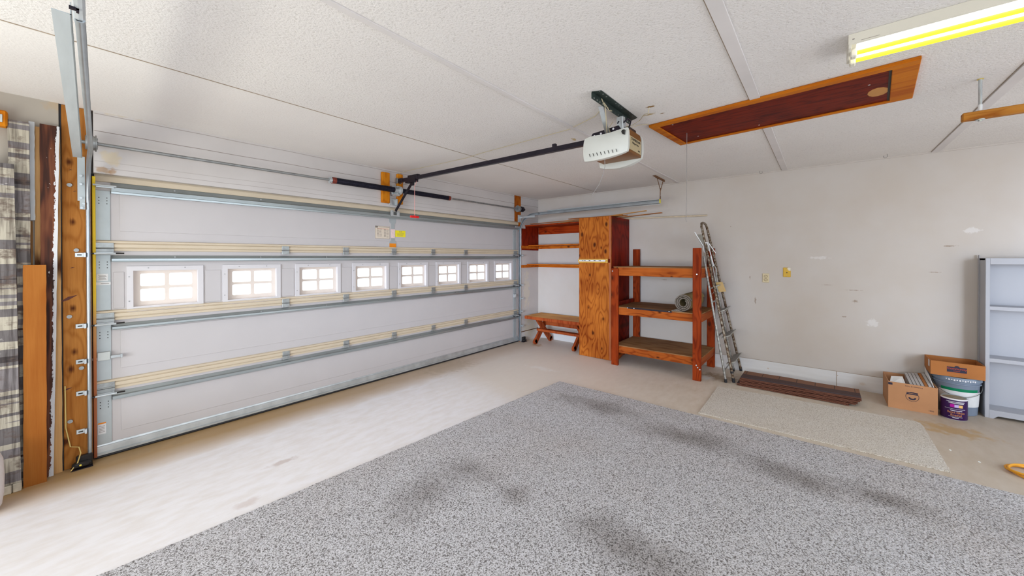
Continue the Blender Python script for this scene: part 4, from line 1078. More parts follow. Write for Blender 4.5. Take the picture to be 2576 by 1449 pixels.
fixture((2.462, -.10, ZC), R(0), 'twin tube fluorescent ceiling light glowing beside the attic hatch')

# ================================================================== HANGING BAR
hb = thing('hanging_bar', 'amber wooden bar hung from the ceiling on a threaded rod', 'bar', (3.59, -.746, 2.36))
bm = NB(); box(bm, 3.566, 3.614, -1.95, -.672, 2.352, 2.400, .005); part(hb, 'wooden_bar', bm, wood('amber_bar', (.28, .09, .015), (.56, .26, .05), 1, 5, 10, .8, 5))
bm = NB(); cyl(bm, (3.59, -.746, 2.36), (3.59, -.746, ZC-.001), .0075, 10)
for k in range(26): cyl(bm, (3.59, -.746, 2.44+k*.006), (3.59, -.746, 2.443+k*.006), .0088, 10)
part(hb, 'threaded_rod', bm, M['galv'], True)
bm = NB(); cyl(bm, (3.59, -.746, 2.40), (3.59, -.746, 2.44), .010, 10); part(hb, 'sleeve', bm, M['white_metal'], True)
bm = NB(); cyl(bm, (3.59, -.746, 2.351), (3.59, -.746, 2.346), .020, 20); cyl(bm, (3.59, -.746, 2.346), (3.59, -.746, 2.338), .009, 6); part(hb, 'washer', bm, M['galv'], True)
bm = NB(); cyl(bm, (3.59, -.746, ZC-.004), (3.59, -.746, ZC-.0005), .014, 16); part(hb, 'ceiling_washer', bm, M['brass'])
# ceiling hooks
for x, y, lab in ((5.627, .602, 'small wire hook in the ceiling left of the outlet'), (5.584, -.535, 'small wire hook in the ceiling above the cardboard boxes')):
    bm = NB(); pts = [(x, y, ZC), (x, y, ZC-.022)]+[(x, y+.014-.014*math.cos(R(a)), ZC-.022-.014*math.sin(R(a))) for a in range(20, 221, 25)]
    if y > 0: pts = [(px, 2*y-py, pz) for px, py, pz in pts]
    tube(bm, pts, .0028, 6); solo('ceiling_hook', bm, M['grey_wire'], lab, 'hook', 'wire hooks in the ceiling', True, (x, y, ZC))

# ================================================================== WALL PLATES
oc = thing('wall_outlet', 'ivory duplex power outlet on the right wall', 'outlet', (XR, .547, 1.24))
bm = NB(); box(bm, XR-.007, XR-.0005, .511, .583, 1.183, 1.299, .003); part(oc, 'cover_plate', bm, M['ivory'])
for z in (1.263, 1.219):
    bm = NB(); prism(bm, [(.547+.0175*math.cos(a), z+.0145*math.sin(a)) for a in [k*math.pi/8 for k in range(16)]], 'x', XR-.0095, XR-.006); s = part(oc, 'socket', bm, M['ivory'])
    bm = NB(); ring = [(.547+.020*math.cos(a), z+.017*math.sin(a)) for a in [k*math.pi/8 for k in range(16)]]; inner = [(.547+.0165*math.cos(a), z+.0135*math.sin(a)) for a in [k*math.pi/8 for k in range(16)]]
    plate_holes(bm, ring, [inner], 'x', XR-.0098, XR-.006)
    box(bm, XR-.0102, XR-.009, .552, .5545, z+.001, z+.009); box(bm, XR-.0102, XR-.009, .5395, .542, z+.001, z+.009); cyl(bm, (XR-.0102, .547, z-.006), (XR-.009, .547, z-.006), .003, 8)
    part(s, 'slot', bm, M['brown_slot'])
bp_ = thing('wall_plate', 'yellowed blank wall plate right of the power outlet', 'wall plate', (XR, .33, 1.32))
bm = NB(); box(bm, XR-.007, XR-.0005, .291, .367, 1.261, 1.378, .003)
def yplate():
    m, nt, bs = new_mat('amber_stained_plate'); v = coords(nt)
    w = math_(nt, 'MULTIPLY', math_(nt, 'SUBTRACT', noise(nt, v, 60, 3), .5), 1.2)
    b = blob(nt, (0, -.030, .045), (.03, .026, .028), .2, w)
    L(nt, mix(nt, b, (.66, .40, .02), (.70, .66, .55)), bs.inputs['Base Color']); bs.inputs['Roughness'].default_value = .35; return m
part(bp_, 'cover_plate', bm, yplate())
bm = NB(); cyl(bm, (XR-.0085, .329, 1.315), (XR-.006, .329, 1.315), .0075, 12); part(bp_, 'jack', bm, M['brown_slot'])
bm = NB()
for z in (1.361, 1.277): cyl(bm, (XR-.008, .329, z), (XR-.006, .329, z), .0035, 8)
part(bp_, 'screw', bm, M['galv_dark'])

# ================================================================== FLOOR COVERINGS
def slab(bm, poly, z0, z1):
    prism(bm, poly, 'z', z0, z1)
bm = NB()
edge = []
def edge_pts(a, b, n, amp):
    return [(a[0]+(b[0]-a[0])*k/n+random.uniform(-amp, amp), a[1]+(b[1]-a[1])*k/n+random.uniform(-amp, amp)) for k in range(n)]
poly = edge_pts((3.826, 2.430), (-1.5, 2.70), 220, .003)+edge_pts((-1.5, 2.70), (-1.5, -2.6), 40, .003)+edge_pts((-1.5, -2.6), (3.84, -2.6), 60, .003)+edge_pts((3.84, -2.6), (3.826, 2.430), 220, .003)
slab(bm, poly, .001, .014)
solo('area_carpet', bm, M['rug'], 'large worn grey carpet covering the middle of the floor', 'carpet')
bm = NB()
c0, c1, c2, c3 = (4.849, .919), (3.917, .906), (3.946, -.700), (4.965, -.640)
poly = edge_pts(c0, c1, 40, .003)+edge_pts(c1, c2, 70, .003)+edge_pts(c2, (4.90, -.700), 40, .003)+[(4.935, -.690), (4.955, -.672)]+edge_pts(c3, c0, 70, .003)
slab(bm, poly, .001, .011)
solo('carpet_remnant', bm, M['mat'], 'cream rectangular carpet remnant between grey carpet and right wall', 'carpet')

# ================================================================== STACK OF SHINGLES
def shingle_obj(k, x, y, z, rz, L_, w_=.36):
    bm = NB(); n = 12
    rows = []
    for i in range(n+1):
        v = -L_/2+L_*i/n
        sag = .006*math.sin(i*1.3+k)
        rows.append([(u, v, sag*0+zz) for u, zz in ((-w_/2, 0), (w_/2, 0), (w_/2, .0065), (-w_/2, .0065))])
    R_ = [[bm.verts.new((p[0]+random.uniform(-.001, .001), p[1], p[2]+.0022*math.sin(i*.9+k*2))) for p in r] for i, r in enumerate(rows)]
    for A, B in zip(R_, R_[1:]):
        for q in range(4): bm.faces.new([A[q], A[(q+1) % 4], B[(q+1) % 4], B[q]])
    bm.faces.new(R_[0][::-1]); bm.faces.new(R_[-1])
    o = link('roof_shingle', bm, M['shingle']); o.location = (x, y, z); o.rotation_euler = (0, 0, rz)
    words_ = ('brown roof shingle on the floor at the bottom of the stack', 'second brown shingle from the bottom of the stack by the ladder', 'third brown shingle from the bottom of the stack by the ladder', 'fourth brown shingle from the bottom of the stack by the ladder', 'fourth brown shingle from the top of the stack by the ladder', 'third brown shingle from the top of the stack by the ladder', 'brown shingle just under the topmost one of the stack', 'topmost brown roof shingle of the stack along the wall')
    return props(o, words_[k], 'shingle', 'stacked brown roof shingles')
for k, (x, y, rz, L_) in enumerate(((5.245, .270, .008, .98), (5.252, .275, .004, .98), (5.262, .235, .006, 1.01), (5.272, .225, .0, 1.02), (5.285, .225, -.008, 1.03), (5.297, .220, .0, 1.05), (5.312, .212, -.006, 1.06), (5.330, .212, -.002, 1.06))):
    shingle_obj(k, x, y, .004+k*.0088, rz, L_)

# ================================================================== TALL CABINET
CX0, CX1, CY0, CY1, CZ = 5.09, XR-.002, 2.352, 2.876, 2.108
cb = thing('tall_cabinet', 'tall narrow stained plywood cabinet against the right wall', 'cabinet', (5.4, 2.61, 0))
bm = NB(); box(bm, CX0+.018, CX1, CY0, CY0+.018, 0, CZ, .001); part(cb, 'side_panel', bm, M['ply_side'], label='dark red side panel facing the shelf rack')
bm = NB(); box(bm, CX0+.018, CX1, CY1-.018, CY1, 0, CZ, .001); part(cb, 'side_panel', bm, M['ply_side'])
bm = NB(); box(bm, CX0+.018, CX1, CY0+.018, CY1-.018, CZ-.018, CZ); box(bm, CX0+.018, CX1, CY0+.018, CY1-.018, .05, .068); part(cb, 'top_and_floor', bm, M['ply_side'])
bm = NB(); box(bm, CX0, CX0+.018, CY0+.0, CY1, .004, CZ, .001); dr = part(cb, 'door', bm, M['ply'])
bm = NB(); box(bm, CX0-.0012, CX0, CY0+.0005, CY0+.028, .004, CZ); part(cb, 'edge_strip', bm, wood('faded_edge_strip', (.30, .08, .03), (.44, .15, .07), 2, 3, 12, .5, 0))
# wooden spirit level hung on the cabinet front
lv = thing('spirit_level', 'amber wooden spirit level with white gauge on the cabinet door', 'level', (CX0-.01, 2.64, 1.43))
bm = NB(); box(bm, CX0-.018, CX0-.0015, 2.395, 2.884, 1.425, 1.486, .003); body = part(lv, 'body', bm, wood('amber_level', (.50, .24, .03), (.70, .42, .08), 1, 3, 14, .6, 0))
bm = NB(); prism(bm, rrect(2.43, 2.862, 1.4455, 1.4705, .011), 'x', CX0-.0195, CX0-.0175); fc = part(lv, 'scale_window', bm, M['paper_white'])
bm = NB()
for k, (y, w_) in enumerate(((2.835, .006), (2.81, .016), (2.79, .006), (2.765, .022), (2.705, .006), (2.685, .022), (2.62, .006), (2.60, .022), (2.535, .006), (2.515, .020))):
    box(bm, CX0-.0203, CX0-.0193, y-w_/2, y+w_/2, 1.452, 1.465)
part(fc, 'print', bm, M['dark_print'])
bm = NB()
for y in (2.408, 2.873):
    for z in (1.439, 1.476): cyl(bm, (CX0-.0185, y, z), (CX0-.0198, y, z), .004, 8)
part(lv, 'screw', bm, M['white_print'])
bm = NB(); box(bm, CX0-.014, CX0-.0015, 2.366, 2.393, 1.43, 1.482, .002)
solo('wood_stop', bm, M['ply_side'], 'small dark wood stop beside the spirit level', 'wood block', org=(CX0-.008, 2.38, 1.43))

# ================================================================== ALCOVE SHELVES
def alcove(name, lab, grp, zt, th, xf, cleats, mat_b, mat_c):
    t = thing(name, lab, 'shelf', (5.6, 3.5, zt), group=grp)
    bm = NB(); box(bm, xf, XR-.003, CY1+.004, YW-.001, zt-th, zt, .001); part(t, 'shelf_board', bm, mat_b)
    z0, z1, x0_ = cleats
    bm = NB(); box(bm, XR-.020, XR-.001, CY1+.004, YW-.022, z0, z1, .001); part(t, 'wall_cleat', bm, mat_c)
    if x0_:
        bm = NB(); box(bm, x0_, XR-.022, YW-.020, YW-.001, z0, z1, .001); part(t, 'wall_cleat', bm, mat_c)
alcove('wall_shelf', 'highest reddish wall shelf between the door and the cabinet', 'shelves in the corner alcove', 2.088, .020, 5.345, (1.936, 2.067, None), M['alcove_wood'], M['alcove_wood'])
alcove('wall_shelf', 'middle reddish wall shelf in the corner alcove', 'shelves in the corner alcove', 1.733, .016, 5.44, (1.668, 1.716, 5.24), M['alcove_light'], M['alcove_light'])
alcove('wall_shelf', 'lowest wall shelf in the corner alcove', 'shelves in the corner alcove', 1.388, .018, 5.403, (1.323, 1.369, 5.24), M['alcove_light'], M['alcove_light'])
bm = NB()
for k in range(9):
    x = 5.25+k*.0555; box(bm, x, x+.054, YW-.013, YW-.001, 1.637, 2.026 if k < 2 else 2.066, .0015)
solo('tongue_and_groove_panel', bm, wood('dark_red_panelling', (.11, .005, .001), (.25, .018, .003), 2, 4, 9, .7, 4), 'dark red grooved wood panel in the corner above the bench', 'panel', org=(5.5, YW-.01, 1.637))
# laths lying on top of the cabinet and shelf
LA = [((5.30, 3.96, 2.096), (5.30, 2.20, 2.128), .045, .010, 'stick', 'long dark lath resting across the cabinet top and highest shelf'),
      ((5.55, 3.88, 2.097), (5.36, 2.25, 2.131), .05, .010, 'stick_light', 'long amber lath across the highest shelf and cabinet top'),
      ((5.16, 3.10, 2.118), (5.24, 2.235, 2.1255), .05, .012, 'stick', 'reddish lath at the front edge of the cabinet top'),
      ((5.33, 2.60, 2.134), (5.15, 1.86, 2.150), .04, .008, 'stick_light', 'yellowish lath end jutting out from the cabinet top'),
      ((5.50, 2.60, 2.1145), (5.40, 1.735, 2.136), .055, .009, 'stick', 'brown lath jutting furthest from the cabinet top')]
for a, b, w_, t_, mt, lab in LA:
    bm = NB(); bar(bm, a, b, w_, t_); solo('lath', bm, M[mt], lab, 'wood strip', 'laths on the cabinet top', org=a)
bm = NB(); cyl(bm, (5.73, 2.85, 2.134), (5.735, 1.225, 2.090), .011, 12); solo('dowel', bm, M['dowel'], 'thin cream rod sticking out over the shelf rack', 'rod', smooth=True, org=(5.73, 2.3, 2.12))

# ================================================================== SHELF RACK
rk = thing('shelf_rack', 'reddish timber shelf rack with three shelves beside the cabinet', 'shelf rack', (5.35, 1.7, 0))
FX = 4.93
def up(x0, x1, y0, y1, z1, nm='post'):
    bm = NB(); box(bm, x0, x1, y0, y1, 0, z1, .003); return part(rk, nm, bm, M['red_wood_z'])
PT = .040
p1 = up(FX, FX+PT, 2.178, 2.274, 1.353)
p2 = up(FX, FX+PT, 1.120, 1.214, 1.620)
up(XR-.012-PT-.03, XR-.012-.03, 2.160, 2.262, 1.632)
up(XR-.012-PT-.03, XR-.012-.03, 1.120, 1.215, 1.628)
XB_ = XR-.012-PT-.03
bm = NB()
for y, z in ((2.255, 1.315), (1.165, 1.30), (1.17, .19), (1.155, .165), (1.13, .145)): cyl(bm, (FX-.004, y, z), (FX+.001, y, z), .008, 10)
part(p2, 'bolt_head', bm, M['galv'])
for zt, zb in ((1.366, 1.252), (.806, .708), (.266, .172)):
    e = bpy.data.objects.new('shelf', None); COL.objects.link(e); e.parent = rk; e.location = Vector((5.3, 1.7, zt))-rk.location
    bm = NB(); box(bm, FX+PT, FX+PT+.036, 1.205, 2.195, zb, zt, .002) ; part(e, 'front_rail', bm, M['red_wood_y'])
    bm = NB(); box(bm, XB_-.036, XB_, 1.14, 2.26, zb, zt, .002); part(e, 'back_rail', bm, M['red_wood_y'])
    bm = NB(); box(bm, FX+PT+.002, XB_+.0, 1.128, 1.166, zb, zt, .002); part(e, 'end_rail', bm, M['red_wood_x'])
    bm = NB(); box(bm, FX+PT+.002, XB_, 2.215, 2.253, zb, zt, .002); part(e, 'end_rail', bm, M['red_wood_x'])
    bm = NB(); box(bm, FX+PT, XR-.012-.03, 1.124, 2.26, zt, zt+.012, .001); part(e, 'deck', bm, M['shelf_top'])
bm = NB(); bar(bm, (4.99, 2.225, .06), (5.55, 2.235, .20), .018, .05); part(rk, 'brace', bm, M['red_wood_x'])
# upright block by the cabinet on the middle shelf
bm = NB(); box(bm, 5.10, 5.62, 2.225, 2.258, .819, .875, .003); solo('wood_offcut', bm, M['ply_side'], 'dark wood offcut lying on the middle shelf by the cabinet', 'wood block', org=(5.36, 2.24, .819))
# flat black bar with white rivets
br = thing('metal_strip', 'black strip with white rivets on the middle shelf edge', 'metal strip', (4.985, 1.85, .818))
bm = NB(); bar(bm, (4.966, 2.06, .813), (4.966, 1.47, .809), .006, .020); part(br, 'strip', bm, M['black'])
bm = NB()
for y in (2.05, 1.96, 1.50): cyl(bm, (4.963, y, .812), (4.959, y, .812), .006, 10)
part(br, 'rivet', bm, M['white_print'])
# carpet roll
cr = thing('carpet_roll', 'rolled piece of carpet on the middle shelf of the rack', 'carpet roll', (5.3, 1.33, .82))
def spiral(r0, r1, turns, n, cx, cz, ph=0):
    return [(cx+(r0+(r1-r0)*k/n)*math.cos(ph+2*math.pi*turns*k/n), cz+(r0+(r1-r0)*k/n)*math.sin(ph+2*math.pi*turns*k/n)) for k in range(n+1)]
cz_ = .819+.113; cy_ = 1.335
sp = spiral(.048, .112, 3.1, 100, cy_, cz_, R(90+36))
bm = NB(); th = .011
A = []; B = []
for (xa, lst) in ((4.985, A), (5.62, B)):
    for k, (y, z) in enumerate(sp):
        n_ = Vector((y-cy_, z-cz_)).normalized()
        lst.append((bm.verts.new((xa+random.uniform(-.003, .003), y, z)), bm.verts.new((xa+random.uniform(-.003, .003), y-n_.x*th, z-n_.y*th))))
for k in range(len(sp)-1):
    bm.faces.new([A[k][0], A[k+1][0], B[k+1][0], B[k][0]]); bm.faces.new([A[k][1], B[k][1], B[k+1][1], A[k+1][1]])
    bm.faces.new([A[k][0], A[k][1], A[k+1][1], A[k+1][0]]); bm.faces.new([B[k][0], B[k+1][0], B[k+1][1], B[k][1]])
bm.faces.new([A[0][0], B[0][0], B[0][1], A[0][1]]); bm.faces.new([A[-1][0], A[-1][1], B[-1][1], B[-1][0]])
part(cr, 'backing', bm, M['carpet_roll'], True)
bm = NB()
A = []; B = []
for k, (y, z) in enumerate(sp):
    n_ = Vector((y-cy_, z-cz_)).normalized()
    j = random.uniform(-.004, .003)
    A.append((bm.verts.new((4.979+j, y-n_.x*.001, z-n_.y*.001)), bm.verts.new((4.979+j, y-n_.x*(th+.004+random.uniform(0, .003)), z-n_.y*(th+.003)))))
    B.append((bm.verts.new((5.0, y-n_.x*.001, z-n_.y*.001)), bm.verts.new((5.0, y-n_.x*(th+.004), z-n_.y*(th+.003)))))
for k in range(len(sp)-1):
    bm.faces.new([A[k][0], A[k][1], A[k+1][1], A[k+1][0]]); bm.faces.new([A[k][1], B[k][1], B[k+1][1], A[k+1][1]]); bm.faces.new([A[k][0], A[k+1][0], B[k+1][0], B[k][0]])
part(cr, 'pile_edge', bm, M['roll_pile'])
bm = NB(); prism(bm, [(1.33, .8195), (1.475, .8195), (1.478, .826), (1.45, .838), (1.42, .846), (1.405, .85)], 'x', 4.975, 5.60); part(cr, 'loose_flap', bm, M['roll_pile'])

# ================================================================== BENCH
bt = thing('trestle_bench', 'low wooden bench with crossed legs in the corner alcove', 'bench', (5.42, 3.45, 0))
BZ = .475
x0, x1, y0, y1 = 5.19, 5.69, 2.91, 4.02
bm = NB()
box(bm, x0+.02, x1, y0+.0, y1-.0, BZ-.006, BZ+.006, .002)
for k in range(3): box(bm, x0+.02+k*.163, x0+.02+k*.163+.160, y0, y1, BZ-.004, BZ+.0075, .002)
part(bt, 'bench_top', bm, M['bench'])
bm = NB(); box(bm, x0, x0+.035, y0, y1, BZ-.045, BZ+.006, .003); box(bm, x1-.035, x1, y0, y1, BZ-.045, BZ-.007, .003); box(bm, x0+.03, x1-.03, y1-.04, y1-.004, BZ-.045, BZ-.007); box(bm, x0+.03, x1-.03, y0+.004, y0+.04, BZ-.045, BZ-.007)
part(bt, 'apron', bm, M['bench_leg'])
def leg(y, a):
    bm = NB()
    xa, xb = (x0+.045, x1-.06) if a > 0 else (x1-.045, x0+.06)
    yy = y + (.022 if a > 0 else -.022)
    p0 = Vector((xa, yy, .030)); p1 = Vector((xb, yy, BZ-.03))
    d = (p1-p0).normalized(); bar(bm, p0-d*.0, p1, .038, .085, (0, 0, 1))
    # rounded foot
    cyl(bm, (xa, yy-.019, .0425), (xa, yy+.019, .0425), .0425, 16)
    return part(bt, 'leg', bm, M['bench_leg'])
for y in (3.80, 3.03):
    leg(y, 1); leg(y, -1)
bm = NB(); box(bm, 5.33, 5.43, 2.98, 3.86, .215, .255, .004); part(bt, 'stretcher', bm, M['bench_leg'])
bm = NB(); box(bm, 5.52, 5.545, 3.0, 3.82, .30, BZ-.04, .003); part(bt, 'rear_board', bm, M['bench_leg'])

# ================================================================== STEP LADDER
ld = thing('step_ladder', 'rusty folded metal step ladder leaning on the shelf rack', 'ladder', (5.42, .85, 0))
def lerp(a, b, t): return Vector(a)+(Vector(b)-Vector(a))*t
FL0, FL1 = Vector((5.150, .806, .012)), Vector((5.262, 1.168, 1.80))
FR0, FR1 = Vector((5.738, .816, .012)), Vector((5.625, 1.180, 1.80))
bm = NB()
top = [FL1, FL1+(FL1-FL0).normalized()*.07, Vector((5.278, 1.194, 1.905)), Vector((5.325, 1.203, 1.95)), Vector((5.40, 1.207, 1.962)), Vector((5.50, 1.208, 1.962)), Vector((5.565, 1.206, 1.948)), Vector((5.606, 1.200, 1.91)), FR1+(FR1-FR0).normalized()*.07, FR1]
tube(bm, [FL0]+[lerp(FL0, FL1, t) for t in (.25, .5, .75)]+top+[lerp(FR0, FR1, t) for t in (.75, .5, .25)]+[FR0], .0145, 10)
fr = part(ld, 'front_frame', bm, M['rusty'], True)
bm = NB()
for p in (FL0, FR0): cyl(bm, p+Vector((0, 0, -.012)), p+Vector((.002, .008, .04)), .017, 12)
part(fr, 'rubber_foot', bm, M['black_rubber'])
bm = NB(); p = lerp(FL0, FL1, .052); cyl(bm, p, lerp(FL0, FL1, .066), .018, 12); part(fr, 'black_tape', bm, M['black_rubber'])
RL0, RL1 = Vector((5.09, .880, .012)), Vector((5.20, 1.150, 1.52))
RR0, RR1 = Vector((5.665, .890, .012)), Vector((5.575, 1.150, 1.52))
bm = NB(); tube(bm, [RL0, lerp(RL0, RL1, .5), RL1], .0135, 10); tube(bm, [RR0, lerp(RR0, RR1, .5), RR1], .0135, 10)
bar(bm, lerp(RL0, RL1, .35), lerp(RR0, RR1, .35), .004, .025); bar(bm, lerp(RL0, RL1, .08), lerp(RR0, RR1, .08), .004, .02)
bar(bm, lerp(RL0, RL1, .62), lerp(RR0, RR1, .62), .004, .02)
rf = part(ld, 'rear_frame', bm, M['alu'], True)
bm = NB()
for p in (RL0, RR0): cyl(bm, p+Vector((0, 0, -.012)), p+Vector((.002, .006, .03)), .016, 12)
part(rf, 'rubber_foot', bm, M['black_rubber'])
for k, t in enumerate((.115, .285, .455, .625)):
    a, b = lerp(FL0, FL1, t), lerp(FR0, FR1, t)
    bm = NB(); a2 = a+Vector((.0, .03, .004)); b2 = b+Vector((0, .03, .004))
    # tread folded to the rail angle: drops towards the camera side
    hexa(bm, [a+Vector((.012, -.052, .022)), b+Vector((-.012, -.052, .022)), b2+Vector((-.012, .012, -.026)), a2+Vector((.012, .012, -.026)),
              a+Vector((.012, -.052, .034)), b+Vector((-.012, -.052, .034)), b2+Vector((-.012, .012, -.014)), a2+Vector((.012, .012, -.014))])
    st = part(ld, 'step', bm, M['step_grey'])
    bm = NB(); 
    for q in range(5):
        f0 = .1+.2*q
        u0 = (a+Vector((.012, -.052, .034))).lerp(a2+Vector((.012, .012, -.014)), f0); u1 = (b+Vector((-.012, -.052, .034))).lerp(b2+Vector((-.012, .012, -.014)), f0)
        bar(bm, u0, u1, .006, .003)
    part(st, 'tread_rib', bm, M['galv_dark'])
    bm = NB(); bar(bm, a+Vector((.006, -.03, .01)), a+Vector((.006, .02, -.085)), .004, .012, (1, 0, 0)); bar(bm, b+Vector((-.006, -.03, .01)), b+Vector((-.006, .02, -.085)), .004, .012, (1, 0, 0)); part(st, 'step_brace', bm, M['alu'])
# folded top platform, white side brackets
bm = NB(); hexa(bm, [(5.255, 1.255, 1.80), (5.62, 1.262, 1.82), (5.60, 1.16, 1.60), (5.27, 1.150, 1.58), (5.262, 1.243, 1.803), (5.613, 1.25, 1.823), (5.593, 1.148, 1.603), (5.277, 1.138, 1.583)])
part(ld, 'top_platform', bm, M['step_grey'])
bm = NB(); bar(bm, (5.235, 1.262, 1.835), (5.245, 1.165, 1.655), .006, .030, (1, 0, 0)); bar(bm, (5.245, 1.165, 1.660), (5.246, 1.150, 1.57), .006, .026, (1, 0, 0)); part(ld, 'side_bracket', bm, M['white_metal'])
bm = NB(); bar(bm, (5.245, 1.112, 1.685), (5.255, 1.045, 1.40), .006, .026, (1, 0, 0)); bar(bm, (5.25, 1.10, 1.685), (5.262, 1.025, 1.56), .006, .020, (1, 0, 0)); bar(bm, (5.2, 1.118, 1.69), (5.28, 1.118, 1.69), .03, .01, (0, 0, 1)); part(ld, 'locking_arm', bm, M['white_metal'])
bm = NB(); tube(bm, [(5.255, 1.045, 1.42), (5.26, 1.02, 1.35), (5.265, 1.01, 1.20)], .008, 8); part(ld, 'stay_rod', bm, M['alu'], True)
bm = NB(); hexa(bm, [(5.300, 1.035, 1.185), (5.345, .965, 1.195), (5.360, .925, 1.075), (5.315, .995, 1.065), (5.304, 1.038, 1.186), (5.349, .968, 1.196), (5.364, .928, 1.076), (5.319, .998, 1.066)]); part(ld, 'brown_tag', bm, plain('tan_tag', (.48, .32, .13), .6))

# ================================================================== CARDBOARD BOXES, CANS
bx = thing('cardboard_box', 'open cardboard box of sheets on the floor left of the paint can', 'box', (5.5, -.69, 0))
X0, X1, Y0, Y1, ZT = 5.307, 5.725, -.858, -.523, .258
bm = NB(); t = .005
box(bm, X0, X0+t, Y0, Y1, 0, ZT); box(bm, X1-t, X1, Y0, Y1, 0, ZT); box(bm, X0+t, X1-t, Y1-t, Y1, 0, ZT); box(bm, X0+t, X1-t, Y0, Y0+t, 0, ZT); box(bm, X0+t, X1-t, Y0+t, Y1-t, .001, .006)
bb = part(bx, 'box_walls', bm, M['cardboard'])
bm = NB(); box(bm, X0-.0008, X0, Y1-.030, Y1-.001, ZT-.030, ZT-.008); box(bm, X0-.0008, X0+.02, Y1, Y1+.0008, ZT-.03, ZT-.008); part(bb, 'black_label', bm, M['navy_print'])
cy_b, cz_b = -.690, .138
bm = NB(); ring = [(cy_b+.046*math.cos(k*math.pi/16), cz_b+.046*math.sin(k*math.pi/16)) for k in range(32)]; inn = [(cy_b+.043*math.cos(k*math.pi/16), cz_b+.043*math.sin(k*math.pi/16)) for k in range(32)]
plate_holes(bm, ring, [inn], 'x', X0-.0008, X0)
box(bm, X0-.001, X0, cy_b-.038, cy_b+.040, cz_b+.034, cz_b+.042); box(bm, X0-.001, X0, cy_b-.038, cy_b+.040, cz_b+.020, cz_b+.030)
arc_o = [(cy_b+.026*math.cos(R(a)), cz_b-.012+.020*math.sin(R(a))) for a in range(170, 371, 20)]; arc_i = [(cy_b+.015*math.cos(R(a)), cz_b-.008+.010*math.sin(R(a))) for a in range(370, 169, -20)]
prism(bm, arc_o+arc_i, 'x', X0-.001, X0)
part(bb, 'round_logo', bm, M['navy_print'])
rot_inv = frame_m((X0-.0004, -.70, .236), (0, 1, 0), (0, 0, -1))
part(bb, 'lettering', text_mesh('Freshness & Taste', .016, rot_inv, .0004), M['navy_print'])
part(bb, 'lettering', text_mesh('1850', .018, frame_m((X0-.0004, -.815, .030), (0, -1, 0), (0, 0, 1)), .0004), M['navy_print'])
# sheets standing in the box
for k in range(6):
    y = -.705-.024*k; zt = .262+.004*k
    bm = NB(); hexa(bm, [(5.345, y-.0105, .012), (5.70, y-.0105, .012), (5.70, y+.0105, .012), (5.345, y+.0105, .012), (5.345, y+.0015, zt-.02), (5.70, y+.0015, zt+.02), (5.70, y+.0225, zt+.02), (5.345, y+.0225, zt-.02)])
    labs = ('grey sheet leftmost of the row in the cardboard box', 'grey sheet second from the left in the cardboard box', 'grey sheet third from the left in the cardboard box', 'grey sheet third from the right in the cardboard box', 'grey sheet second from the right in the cardboard box', 'grey sheet rightmost of the short row in the cardboard box')
    solo('tile_sheet', bm, M['tile_grey'] if k != 4 else M['cardboard_dark'], labs[k], 'sheet', 'sheets standing in the box', org=(5.5, y, .012))
bm = NB(); hexa(bm, [(5.345, -.846, .012), (5.70, -.846, .012), (5.70, -.838, .012), (5.345, -.838, .012), (5.345, -.84, .25), (5.70, -.835, .375), (5.70, -.827, .385), (5.345, -.832, .26)])
solo('tile_sheet', bm, M['tile_edge'], 'tall pale sheet leaning highest in the cardboard box', 'sheet', 'sheets standing in the box', org=(5.5, -.84, .012))
bm = NB(); hexa(bm, [(5.33, -.66, .20), (5.52, -.66, .21), (5.52, -.54, .225), (5.33, -.54, .205), (5.33, -.66, .206), (5.52, -.66, .262), (5.52, -.56, .272), (5.33, -.54, .211)])
bm.free(); bm = NB(); hexa(bm, [(5.34, -.655, .222), (5.50, -.645, .278), (5.52, -.565, .262), (5.345, -.535, .222), (5.34, -.655, .226), (5.50, -.645, .282), (5.52, -.565, .266), (5.345, -.535, .226)])
solo('paper_sheet', bm, M['tile_edge'], 'white sheet of paper lying slanted inside the cardboard box', 'paper', org=(5.4, -.6, .22))
# bucket
bk = thing('plastic_bucket', 'large grey plastic bucket with green and white label', 'bucket', (5.588, -1.022, 0))
BC = (5.588, -1.022, 0)
bm = NB(); lathe(bm, BC, [(.128, 0), (.132, .004), (.147, .285), (.149, .29), (.158, .292), (.158, .300), (.150, .302), (.150, .322)], 40); part(bk, 'pail', bm, M['bucket'], True)
bm = NB(); lathe(bm, BC, [(.150, .318), (.162, .320), (.163, .345), (.158, .352), (.158, .356), (.150, .357), (.146, .350), (.01, .350)], 40); lid = part(bk, 'lid', bm, M['bucket_lid'], True)
def wrap(bm, c, r0, r1, z0, z1, a0, a1, n=14, zf=None):
    V = []
    for k in range(n+1):
        a = R(a0+(a1-a0)*k/n); zz1 = z1 if zf is None else zf(k/n)
        V.append([bm.verts.new((c[0]+r*math.cos(a), c[1]+r*math.sin(a), c[2]+z)) for r, z in ((r0, z0), (r1, zz1), (r1+.001, zz1), (r0+.001, z0))])
    for A, B in zip(V, V[1:]):
        for q in range(4): bm.faces.new([A[q], A[(q+1) % 4], B[(q+1) % 4], B[q]])
    bm.faces.new(V[0][::-1]); bm.faces.new(V[-1])
bm = NB(); wrap(bm, BC, .1375, .1450, .085, .225, 120, 262); part(bk, 'white_label', bm, M['paper_white'], True)
bm = NB(); wrap(bm, BC, .1438, .1458, .222, .252, 128, 232, 16); part(bk, 'green_band', bm, M['green_label'], True)
bm = NB()
for a in range(146, 214, 6):
    wrap(bm, BC, .1638, .1640, .326+.003*(a % 4), .336+.002*(a % 3), a, a+random.uniform(2.5, 4.5), 2)
part(lid, 'lettering', bm, M['white_print'])
